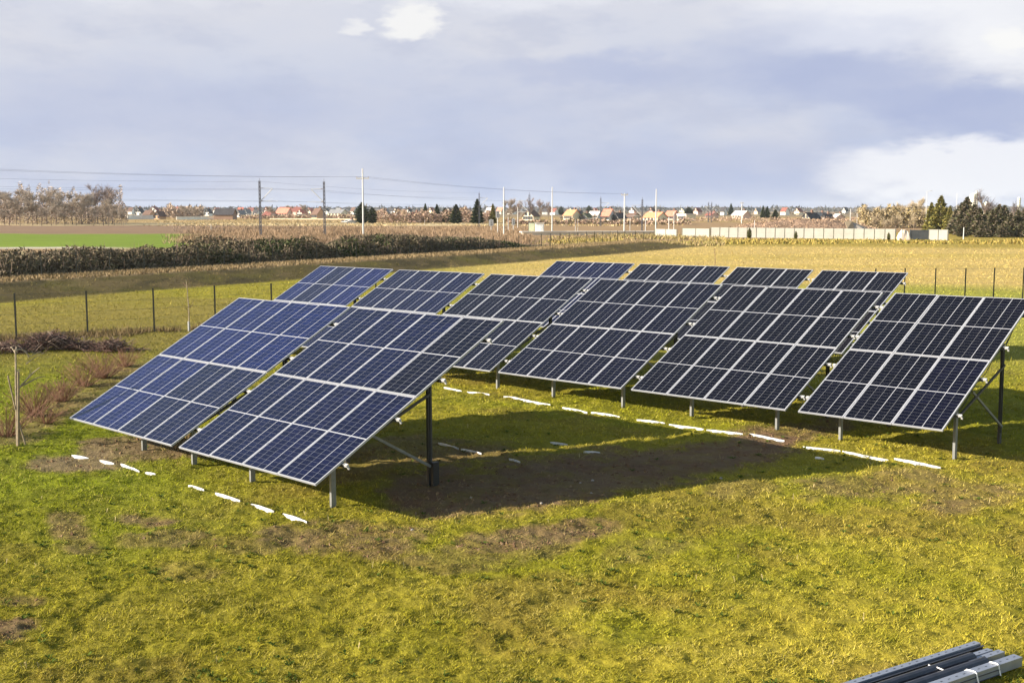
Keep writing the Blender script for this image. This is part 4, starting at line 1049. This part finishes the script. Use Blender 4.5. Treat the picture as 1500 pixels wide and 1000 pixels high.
HS = [(198, 211, 304, 317, 'white', 'dark', 'gable', "white house with a dark gable roof near the left wood"),
      (215, 237, 302.5, 315, 'white', 'maroon', 'gable', "white gabled house with a maroon roof behind the garden wall"),
      (211, 226, 308, 319, 'orange', 'brown', 'side', "low orange-brown house before the white maroon-roofed gable"),
      (228, 240, 309, 321, 'orange', 'brown', 'gable', "small orange house right of the low orange-brown one"),
      (252, 264, 303, 313, 'white', 'red', 'side', "white house with a thin red roof left of the pale bare trees"),
      (300, 310, 305.5, 316, 'white', 'dark', 'gable', "white house with a steep dark gable left of the dark barn"),
      (332, 348, 306.5, 315.5, 'white', 'brown', 'gable', "white gabled house just behind the dark barn"),
      (347, 358, 307, 318, 'grey', 'grey', 'gable', "grey house right of the dark barn"),
      (359, 366, 306, 314, 'white', 'grey', 'gable', "narrow white house left of the left railway mast"),
      (372, 381, 307, 316, 'white', 'dark', 'side', "white house with a dark roof directly left of the left railway mast"),
      (386, 404, 309, 320, 'pink', 'maroon', 'side', "pink house right of the left railway mast"),
      (404, 428, 304.5, 318.5, 'pink', 'coral', 'side', "house with a big coral-red roof between the railway masts"),
      (402, 454, 303, 313, 'pink', 'maroon', 'side', "very long low building with a maroon roof behind the coral one"),
      (435, 449, 306.5, 317, 'white', 'red', 'gable', "white house with a red gable right of the coral roof"),
      (459, 473, 305, 321, 'orange', 'brown', 'side', "tall orange-brown house left of the right railway mast"),
      (480, 510, 306.5, 317, 'cream', 'grey', 'side', "long cream house with a grey roof left of the round evergreen"),
      (506, 517, 321.5, 326.5, 'white', 'pale', 'side', "small white shed below the long cream house"),
      (560, 570, 307, 317, 'white', 'grey', 'gable', "white gable right of the evergreen pair"),
      (592, 606, 305.5, 316, 'white', 'dark', 'gable', "white house with a dark roof above the red garden scrub"),
      (602, 617, 311, 325, 'pink', 'coral', 'gable', "salmon house left of the slim evergreen"),
      (676, 690, 311, 324, 'tan', 'brown', 'side', "tan house right of the densest evergreen"),
      (712, 724, 304, 318, 'pink', 'pale', 'side', "pale pink house behind the light olive evergreen"),
      (766, 790, 307.5, 323, 'cream', 'brown', 'gable', "cream house with a wide brown gable behind the lattice mast"),
      (827, 849, 307, 322, 'cream', 'orange', 'side', "house with a steep orange roof right of the tall white pole"),
      (845, 854, 308.5, 318, 'white', 'dark', 'gable', "narrow white gable behind the orange roof"),
      (851, 867, 312, 322, 'white', 'green', 'gable', "white house with a green-brown gable roof right of the orange one"),
      (862, 882, 309, 320, 'grey', 'pale', 'side', "grey house with a pale roof left of the coral-roofed one"),
      (883, 899, 306, 324, 'white', 'coral', 'side', "white house with a tall coral roof left of the pole with a white crossarm"),
      (899, 915, 311.5, 324, 'white', 'dark', 'gable', "white house with a dark gable beside the pole with a white crossarm"),
      (919, 936, 312, 321, 'tan', 'brown', 'side', "tan house with a brown roof right of the crossarm pole"),
      (942, 978, 310.5, 324, 'cream', 'orange', 'side', "long house with an orange-red roof behind the white pole"),
      (976, 993, 308.5, 322, 'pink', 'coral', 'side', "house with a coral roof left of the cream flat block"),
      (1035, 1051, 310, 319, 'pink', 'maroon', 'side', "pink house with a maroon roof right of the cream flat block"),
      (1072, 1100, 308.5, 320, 'pink', 'pale', 'side', "long pinkish house left of the slim white pole"),
      (1177, 1199, 311, 326, 'cream', 'dark', 'gable', "cream gable with two dark windows behind the soil mound"),
      (1198, 1209, 311, 322, 'white', 'grey', 'gable', "white gable with a grey roof right of the cream gable"),
      (1207, 1217, 313, 323, 'white', 'dark', 'gable', "white house with a dark roof at the mound's right end"),
      (1222, 1234, 313, 322, 'pink', 'pale', 'side', "pink house left of the pale lamp poles")]
for x0, x1, yt, yb, wc, rc, ax, lb in HS:
    dd = H*F/max(yb-306, 9.5)
    house(x0, x1, yt, yb, dd, wc, rc, lb, ax, nwin=2 if x1-x0 < 14 else 4)
house(994, 1017, 313, 323.5, H*F/17.5, 'cream', 'pale', "cream flat-roofed block left of the concrete wall", flat=True, nwin=5)
# the dark barn
t = house(312, 348, 305.5, 321.5, H*F/15.5, 'brown', 'dark', "large dark barn with a dark roof left of the railway masts", 'side', 0, name="barn", nwin=0)
random.seed(99)
FAR = ['white', 'cream', 'pink', 'grey', 'tan']; FR = ['red', 'brown', 'dark', 'maroon', 'grey', 'coral']
spots = [(192, 'white'), (245, 'cream'), (268, 'white'), (292, 'grey'), (318, 'white'), (326, 'pink'), (353, 'white'), (368, 'cream'), (392, 'white'), (418, 'grey'), (455, 'cream'), (478, 'white'), (497, 'tan'), (518, 'white'), (574, 'grey'), (582, 'white'), (632, 'cream'), (658, 'white'), (685, 'pink'), (733, 'cream'), (750, 'white'), (800, 'grey'), (812, 'white'), (838, 'cream'), (872, 'white'), (893, 'cream'), (927, 'white'), (955, 'pink'), (1000, 'cream'), (1022, 'pink'), (1060, 'white'), (1110, 'tan'), (1150, 'white'), (1170, 'cream'), (1238, 'white')]
NEAR = {192: "right of the left wood", 245: "left of the thin red roof", 268: "behind the pale bare trees", 292: "left of the steep dark gable", 318: "over the left end of the dark barn", 326: "over the middle of the dark barn", 353: "over the grey house", 368: "over the narrow white house", 392: "over the pink house by the mast",
        418: "over the big coral roof", 455: "at the end of the long maroon roof", 478: "right of the second railway mast", 497: "over the long cream house", 518: "left of the round evergreen", 574: "right of the white gable by the evergreens", 582: "over the red garden scrub", 632: "between the two slim evergreens", 658: "left of the densest evergreen", 685: "over the tan house", 733: "left of the tall white pole",
        750: "right of the tall white pole", 800: "left of the second white pole", 812: "right of the second white pole", 838: "over the steep orange roof", 872: "over the pale-roofed grey house", 893: "over the tall coral roof", 927: "over the brown-roofed tan house", 955: "over the long orange-red roof", 1000: "over the cream flat block", 1022: "right of the cream flat block",
        1060: "left of the long pinkish house", 1110: "left of the slim skyline evergreens", 1150: "right of the evergreen above the mound", 1170: "left of the cream gable with two windows", 1238: "beside the pale lamp poles"}
for i, (x, wc) in enumerate(spots):
    dd = random.uniform(900, 1250); w_ = random.uniform(7, 12); rc = random.choice(FR)
    house(x-w_/2, x+w_/2, 304.2+random.uniform(-1.0, .8), 0, dd, wc, rc, "tiny far %s house with a %s roof %s" % (wc, rc, NEAR[x]), random.choice(['side', 'gable']), 0, nwin=0)
# garden walls
def wall_run(a, b, h_, th, mat, name, label, cat):
    ax, bx = np.array(a), np.array(b); bm = MB(); d_ = bx-ax
    bm.sweep([(-th/2, 0), (th/2, 0), (th/2, h_), (-th/2, h_)], (0, 0, -.1), (d_[0], d_[1], -.1))
    bm.sweep([(-th/2-.06, h_), (th/2+.06, h_), (th/2+.06, h_+.08), (-th/2-.06, h_+.08)], (0, 0, -.1), (d_[0], d_[1], -.1))
    return tag(bm.obj(name, mat, None, (ax[0], ax[1], 0)), label, cat)
def dpt(px, dist): p = at(px, 306, dist); return (p[0], p[1])
wall_run(dpt(186, 545), dpt(238, 575), 1.9, .3, wall_m['white'], "garden_wall", "white garden wall below the white maroon-roofed gable", 'wall')
wall_run(dpt(258, 530), dpt(322, 540), 1.4, .3, wall_m['white'], "garden_wall", "long low white garden wall left of the dark barn", 'wall')
wall_run(dpt(395, 545), dpt(520, 530), 0.6, .3, wall_m['tan'], "garden_wall", "low pale garden wall between and behind the railway masts", 'wall')

# ------------------------------------------------------------------ concrete wall, gate and mound on the right
conc_m = plain("concrete_panel", (.29, .285, .262), .9, .1, .8, bump=.01)
cpost_m = plain("concrete_post", (.20, .20, .17), .9, .2, 1.5)
def seg_wall(p0, p1, n, h_, label, name="concrete_wall"):
    p0, p1 = np.array([*p0, 0]), np.array([*p1, 0]); t = thing(name, label, 'wall', p0)
    d_ = (p1-p0)/n; nv = np.array([d_[1], -d_[0], 0])/np.linalg.norm(d_); dv = d_/np.linalg.norm(d_)
    if nv[1] > 0: nv = -nv
    for i in range(n):
        a, b = d_*i+dv*.085, d_*(i+1)-dv*.085
        bm = MB()
        for k_ in range(4):                                               # four boards per bay
            bm.sweep([(-.035, k_*h_/4+.01), (.035, k_*h_/4+.01), (.035, (k_+1)*h_/4), (-.035, (k_+1)*h_/4)], a, b)
        bm.obj("panel", conc_m, t)
    for i in range(n+1):
        bm = MB(); c = d_*i; bm.sweep([(-.08, -.07), (.08, -.07), (.08, .07), (-.08, .07)], c-np.array([0, 0, .2]), c+np.array([0, 0, h_+.05]), (0, 1, 0)); bm.obj("post", cpost_m, t)
    return t
seg_wall(dpt(1042, 204), dpt(1313, 187), 19, 1.68, "long pale concrete panel wall across the right of the fields")
seg_wall(dpt(960, 214), dpt(992, 209), 2, 1.25, "low pale concrete wall piece beside the tall white pole by the platform")
seg_wall(dpt(1000, 208), dpt(1040, 204), 2, 1.45, "short lower concrete wall piece joined to the long wall")
seg_wall(dpt(1362, 186), dpt(1390, 184), 2, 1.62, "two pale concrete panels right of the dark gate")
gate_m = plain("gate_steel", (.10, .11, .13), .5, .15, 2, .3)
t = thing("metal_gate", "dark grey metal gate between the pale wall panels", 'gate', (*dpt(1335, 186), 0))
b = MB(); ww = dpt(1361, 186)[0]-dpt(1335, 186)[0]
for k_ in range(14): b.box((ww*k_/14+.01, -.02, .08), (ww*(k_+1)/14-.01, .02, 1.55))
b.obj("board_panel", gate_m, t)
b = MB(); b.box((0, -.05, .1), (ww, -.021, .2)); b.box((0, -.05, 1.35), (ww, -.021, 1.45)); b.box((-.1, -.06, 0), (-.005, .06, 1.65)); b.box((ww+.005, -.06, 0), (ww+.1, .06, 1.65)); b.obj("gate_frame", gate_m, t)
tarp_m = plain("pale_tarp", (.62, .52, .44), .8, .3, 1.5)
def lump_mesh(w_, d_, h_, seed, nx=26, ny=10, peak=.5):
    b = MB(); V = []
    for j in range(ny+1):
        for i in range(nx+1):
            x, y = i/nx, j/ny
            e = (math.sin(math.pi*x)**peak)*(math.sin(math.pi*y)**.8)
            q = float(fbm(np.array([x*6+seed]), np.array([y*3+seed]), seed, 3)[0])
            V.append(((x-.5)*w_, (y-.5)*d_, h_*e*(.65+.6*q)-.05))
    f = [(j*(nx+1)+i, j*(nx+1)+i+1, (j+1)*(nx+1)+i+1, (j+1)*(nx+1)+i) for j in range(ny) for i in range(nx)]
    b.add(V, f); return b
p = dpt(1325, 185); o = lump_mesh(2.0, 1.6, 1.75, 3, 14, 8, .3).obj("covered_pile", tarp_m, None, (p[0], p[1], 0)); tag(o, "pale covered pile between the concrete wall and the dark gate", 'pile')
mound_m = plain("mound_soil", (.25, .165, .115), .95, .35, .5, bump=.2, bscale=1.5)
p = dpt(1178, 245); tag(lump_mesh(30, 14, 2.55, 9, 60, 14, .35).obj("mound", mound_m, None, (p[0], p[1], 0)), kind='structure')
mv = np.array([v.co for v in bpy.data.objects['mound'].data.vertices]); mv = mv[mv[:, 2] > .3]; n = 5200
mp = mv[rng.integers(0, len(mv), n)]+rng.normal(size=(n, 3))*np.array([.3, .5, 0])+np.array([p[0], p[1], 0]); mp[:, 2] += .35*rng.random(n)-.1
clumps("mound_weeds", mp, .28, pal_pick([(.34, .235, .17), (.28, .19, .13), (.40, .29, .20)], n)*(.6+.7*rng.random(n))[:, None], veg_m, .7, .5)
# boards leaning on the mound's right end
for i, (x0, x1, lb) in enumerate(((1250, 1272, "grey sheet leaning at the mound's right end"), (1238, 1249, "brown board leaning on the mound, left of the grey sheet"))):
    a, c = dpt(x0, 240), dpt(x1, 240); b = MB(); hz = (2.2, 2.4)[i]
    b.add([(a[0], a[1]-2, 0.9 if i else .2), (c[0], c[1]-2, .2), (c[0], c[1], .9 if i == 0 else hz), (a[0], a[1], hz)]+[(a[0], a[1]-1.85, .8 if i else .1), (c[0], c[1]-1.85, .1), (c[0], c[1]+.15, .8 if i == 0 else hz-.1), (a[0], a[1]+.15, hz-.1)],
          [(0, 1, 2, 3), (7, 6, 5, 4), (0, 4, 5, 1), (1, 5, 6, 2), (2, 6, 7, 3), (3, 7, 4, 0)])
    tag(b.obj("board", stake_m if i else plain("grey_sheet", (.30, .27, .24), .8), None), lb, 'board')
# silos behind the evergreens
silo_m = plain("silo_paint", (.80, .78, .68), .6, .08, 1)
def silo(px, top, wpx, dist, label, cap=True):
    p = at(px, top, dist); r_ = wpx*dist/F/2; h_ = p[2]
    t = thing("silo", label, 'silo', (p[0], p[1], 0))
    b = MB(); b.tube([(0, 0, -.2), (0, 0, h_-r_*.5)], r_, 20); b.obj("body", silo_m, t)
    b = MB(); b.tube([(0, 0, h_-r_*.5), (0, 0, h_-r_*.2), (0, 0, h_)], [r_*1.03, r_*.8, r_*.25], 20); b.obj("roof", silo_m, t)
    b = MB()
    for s in (-.18, .18): b.tube([(s, -r_-.12, 0), (s, -r_-.12, h_-r_*.5)], .035, 5)
    for z in np.arange(.3, h_-r_*.5, .45): b.tube([(-.18, -r_-.12, z), (.18, -r_-.12, z)], .02, 4)
    b.obj("ladder", galv_m, t)
silo(1426, 283, 9, 262, "taller cream silo above the dark evergreens")
silo(1431, 280, 3.4, 265, "slim white pipe silo against the taller silo's right side")
silo(1445, 295, 9.5, 262, "shorter cream silo right of the taller one")
silo(1493, 289, 4.5, 262, "slim pale tower at the right edge behind the evergreens")

# ------------------------------------------------------------------ railway: masts, poles, wires, platform, hut
mast_m = plain("mast_steel", (.13, .13, .155), .6, .2, 1, .3)
cpole_m = plain("concrete_pole", (.50, .50, .50), .85, .08, .8)
ins_m = plain("insulator", (.25, .16, .13), .4, .1)
def ptop(px, top, dist): return at(px, top, dist)
def lattice_mast(px, top, dist, side, label, arm=3.2):
    p = at(px, top, dist); h_ = p[2]; t = thing("railway_mast", label, 'mast', (p[0], p[1], 0), 0, 'steel masts of the railway')
    b = MB(); w_ = .15
    for sx in (-1, 1):
        for sy in (-1, 1): b.sweep([(-.05, -.05), (.05, -.05), (.05, .05), (-.05, .05)], (sx*w_, sy*w_, -.2), (sx*w_*.75, sy*w_*.75, h_), (0, 1, 0))
    n_ = 14
    for k_ in range(n_):
        z0, z1 = h_*k_/n_, h_*(k_+1)/n_; s = 1 if k_ % 2 else -1
        for sy in (-1, 1): b.tube([(-s*w_*.9, sy*w_*.88, z0), (s*w_*.9, sy*w_*.88, z1)], .028, 4)
        for sx in (-1, 1): b.tube([(sx*w_*.88, -s*w_*.9, z0), (sx*w_*.88, s*w_*.9, z1)], .028, 4)
    b.obj("column", mast_m, t)
    b = MB(); za, zb = h_-1.3, h_-3.6
    b.tube([(side*w_, 0, za), (side*arm*.72, 0, za-.05)], .05, 6); b.tube([(side*w_, 0, zb), (side*arm*.72, 0, za-.1)], .07, 6)
    b.tube([(side*w_, 0, zb-.05), (side*arm, 0, zb-.02)], .045, 6); b.tube([(side*arm*.45, 0, zb-.02), (side*arm*.72, 0, zb+.45)], .02, 5)
    b.obj("cantilever", cpole_m, t)
    b = MB()
    for z in (za, zb):
        for q in range(4): b.tube([(side*(w_+.10+q*.09), 0, z-.0), (side*(w_+.14+q*.09), 0, z)], .07, 8)
    b.obj("insulator", ins_m, t)
    b = MB(); b.tube([(0, 0, h_), (0, 0, h_+.5)], .04, 6); b.obj("top_pin", mast_m, t)
    return np.array([p[0], p[1], h_])
def pole(px, top, base_d, rad, label, cross=0.0, taper=.65, name="concrete_pole", lamp=False, mat=None):
    p = at(px, top, base_d); h_ = p[2]; t = thing(name, label, 'pole', (p[0], p[1], 0), 0, 'pale poles along the railway')
    b = MB(); b.tube([(0, 0, -.3), (0, 0, h_)], [rad*.8, rad*.8*taper], 10); b.obj("shaft", mat or cpole_m, t)
    if cross:
        z = h_-1.75 if cross > 1.5 else h_-.35
        b = MB(); b.box((-cross/2, -.08, z-.12), (cross/2, .08, z+.12)); cr = b.obj("crossarm", cpole_m, t)
        for x in (-cross*.45, 0 if cross < 1.5 else .0, cross*.45):
            if x == 0: continue
            b = MB(); b.tube([(x, 0, z+.07), (x, 0, z+.16), (x, 0, z+.30)], [.035, .07, .04], 8); b.obj("insulator", ins_m, cr)
    if lamp:
        b = MB(); b.tube([(0, 0, h_-.1), (.5, 0, h_+.1), (.9, 0, h_+.08)], .04, 6); b.box((.7, -.14, h_+.02), (1.25, .14, h_+.12)); b.obj("lamp_head", cpole_m, t)
    return np.array([p[0], p[1], h_])
m1 = lattice_mast(380, 265, 214, 1, "dark steel railway mast, left one of the near pair")
m2 = lattice_mast(474.5, 266, 212, -1, "dark steel railway mast, right one of the near pair")
m3 = lattice_mast(702, 283, 330, 1, "dark slim railway mast before the tall pointed evergreen")
m4 = lattice_mast(775.5, 285, 250, -1, "steel railway mast beside the white hut")
m5 = lattice_mast(880, 290, 330, 1, "far dark railway mast left of the pole with a white crossarm")
m6 = lattice_mast(941, 292, 262, -1, "steel railway mast right of the pole with a white crossarm")
m7 = lattice_mast(1038, 297, 430, 1, "thin far railway mast on the skyline, left of a pair")
m8 = lattice_mast(1042.5, 297, 420, -1, "thin far railway mast on the skyline, right of a pair")
q1 = pole(531, 247, 214, .21, "tallest pale concrete pole, with a white crossarm left of the evergreens", 2.3)
pole(738, 274, 214, .17, "tall plain white pole left of the steel mast by the hut")
pole(809, 274, 245, .18, "tall plain white pole right of the white hut")
q2 = pole(915, 283, 245, .20, "pale pole with a short white crossarm above the platform", 1.4)
pole(961.5, 277, 222, .16, "tall plain white pole by the low wall piece")
q3 = pole(1087, 296, 398, .22, "slim far white pole with a small crossarm behind the concrete wall", 1.2)
for px, top, dd, rad, lb in [(758.5, 303, 300, .13, "short white pole right of the tall plain one"), (744.5, 318, 262, .09, "low white post between the signals"), (945.7, 321, 232, .10, "low white post right of the steel mast"), (980, 318, 216, .11, "white post between the low concrete wall pieces"), (987.5, 310, 260, .10, "slim pinkish post left of the long concrete wall"),
                             (923, 319, 240, .06, "thin white post before the brown roofs"), (843, 322, 252, .06, "thin white post behind the platform, left of two"), (846.5, 322, 252, .06, "thin white post behind the platform, right of two"), (1105.5, 323, 232, .09, "low white post at the mound's left end"), (1412, 333, 189, .11, "short white marker post before the dark evergreens"),
                             (1246, 306, 330, .12, "white pole at the mound's right end"), (1256, 309, 340, .10, "second white pole at the mound's right end"), (1290, 305, 330, .10, "pale pole inside the ochre grove"), (1402, 283, 300, .07, "thin grey antenna pole above the evergreens"), (309, 328, 260, .07, "small white post at the edge of the ploughed strip"), (622, 322, 350, .05, "thin white post by the village road")]:
    pole(px, top, dd, rad, lb, 0, .8, "post")
pole(1358, 280, 290, .09, "slim street lamp above the ochre grove", 0, .6, "street_lamp", True)
# signals
def signal(px, top, dd, label, hw):
    p = at(px, top, dd); h_ = p[2]; t = thing("railway_signal", label, 'signal', (p[0], p[1], 0), 0, 'railway signals')
    b = MB(); b.tube([(0, 0, -.2), (0, 0, h_)], .08, 8); b.obj("pole", cpole_m, t)
    b = MB(); b.box((-hw/2, -.2, h_-1.5), (hw/2, -.09, h_-.1)); hd = b.obj("signal_head", clip_m, t)
    b = MB()
    for z in (-.45, -.85, -1.2): b.tube([(0, -.205, h_+z), (0, -.26, h_+z)], .11, 10)
    b.obj("lens", black_m, hd)
signal(729, 308, 236, "white railway signal left of the tall plain white pole", .8)
signal(752, 319.5, 262, "low railway signal between the white poles", .7)
signal(719.5, 321, 262, "lowest railway signal, before the light olive evergreen", 1.0)
# wires
def wire(pts, sag, rad, label):
    b = MB(); P = []
    for a, c in zip(pts[:-1], pts[1:]):
        a, c = np.array(a), np.array(c)
        for s in np.linspace(0, 1, 13)[:-1 if c is not pts[-1] else None]: P.append(a+(c-a)*s-np.array([0, 0, sag*4*s*(1-s)]))
    P.append(np.array(pts[-1])); b.tube(P, rad, 4, cap=False)
    tag(b.obj("overhead_wire", mast_m), label, 'wire', 'wires over the railway')
WR = .012
m0a, m0b = at(-330, 262, 185), at(-340, 255, 182)
lw = at(-330, 234, 150)
z3 = np.array([0, 0, 1.0])
wire([lw+np.array([0, 0, 0.]), q1-z3*1.45+np.array([-1.0, 0, 0]), at(915, 283, 245)-z3*.1+np.array([-.6, 0, 0])], .7, WR, "power line wire running to the left end of the crossarms")
wire([lw+np.array([1.2, 2, 0.2]), q1-z3*1.45+np.array([1.0, 0, 0]), at(915, 283, 245)-z3*.1+np.array([.6, 0, 0])], .7, WR, "power line wire running to the right end of the crossarms")
wire([at(-330, 250, 178), m1-z3*.1, at(702, 282.5, 330)], .5, WR, "topmost railway wire over the left masts")
wire([at(-330, 264, 182), m1+np.array([2.3, 0, -1.35]), m3+np.array([2.0, 0, -1.35])], .45, WR, "carrier wire over the left track")
wire([at(-330, 285, 182), m1+np.array([3.0, 0, -3.6]), m3+np.array([2.4, 0, -3.6])], .08, WR, "contact wire over the left track")
wire([at(-330, 270, 176), m2+np.array([-2.3, 0, -1.35]), m4+np.array([-2.3, 0, -1.35])], .45, WR, "carrier wire over the right track")
wire([at(-330, 288, 176), m2+np.array([-3.0, 0, -3.6]), m4+np.array([-3.0, 0, -3.6])], .08, WR, "contact wire over the right track")
# platform, hut
plat_m = plain("platform_concrete", (.55, .50, .44), .9, .1, 1)
a, c = np.array(dpt(765, 222)), np.array(dpt(958, 226)); b = MB()
b.sweep([(-1.4, 0), (1.4, 0), (1.4, .55), (-1.4, .55)], (0, 0, -.1), (c[0]-a[0], c[1]-a[1], -.1)); b.sweep([(-1.6, .55), (1.6, .55), (1.6, .75), (-1.6, .75)], (-.3, 0, -.1), (c[0]-a[0]+.3, c[1]-a[1], -.1))
tag(b.obj("railway_platform", plat_m, None, (a[0], a[1], 0)), "long low pale railway platform carrying the white hut", 'platform')
hut_m = plain("hut_paint", (.86, .86, .86), .6, .04, 1)
p = dpt(790.5, 222); t = thing("relay_hut", "small white hut with a door on the railway platform", 'hut', (p[0]+.0, p[1], .65))
b = MB(); b.box((-.80, -.7, 0), (.80, .7, 1.50)); b.obj("body", hut_m, t)
b = MB(); b.box((-.92, -.82, 1.50), (.92, .82, 1.62)); b.obj("roof", plat_m, t)
b = MB(); b.box((.1, -.73, .05), (.65, -.702, 1.35)); dr = b.obj("door", plain("hut_door", (.70, .71, .72), .5), t)
b = MB(); b.box((.55, -.76, .65), (.60, -.731, .75)); b.obj("handle", black_m, dr)
p = dpt(779, 224); t = thing("notice_board", "pale green slatted board left of the white hut", 'board', (p[0], p[1], .65)); b = MB()
for k_ in range(5): b.box((-.55+k_*.22, -.03, 0.05), (-.55+k_*.22+.19, .03, 1.5))
b.obj("panel", plain("pale_green_board", (.55, .60, .42), .8, .1), t)
b = MB(); b.box((-.6, -.04, 1.5), (.6, .04, 1.58)); b.obj("frame", cpost_m, t)
# ------------------------------------------------------------------ the air over the plain
b = MB(); b.box((-4500, -4500, -1.5), (4500, 4500, 30))
hz = bpy.data.materials.new("haze"); hz.use_nodes = True; hz.node_tree.nodes.clear()
vo = hz.node_tree.nodes.new('ShaderNodeVolumePrincipled'); vo.inputs['Density'].default_value = .00006
vo.inputs['Color'].default_value = (.80, .88, 1.0, 1); vo.inputs['Anisotropy'].default_value = .0
ho = hz.node_tree.nodes.new('ShaderNodeOutputMaterial'); hz.node_tree.links.new(vo.outputs[0], ho.inputs['Volume'])
tag(b.obj("haze", hz), kind='stuff')
# tidy: helper property not needed any more
for o in S.objects:
    if 'h' in o.keys(): del o['h']
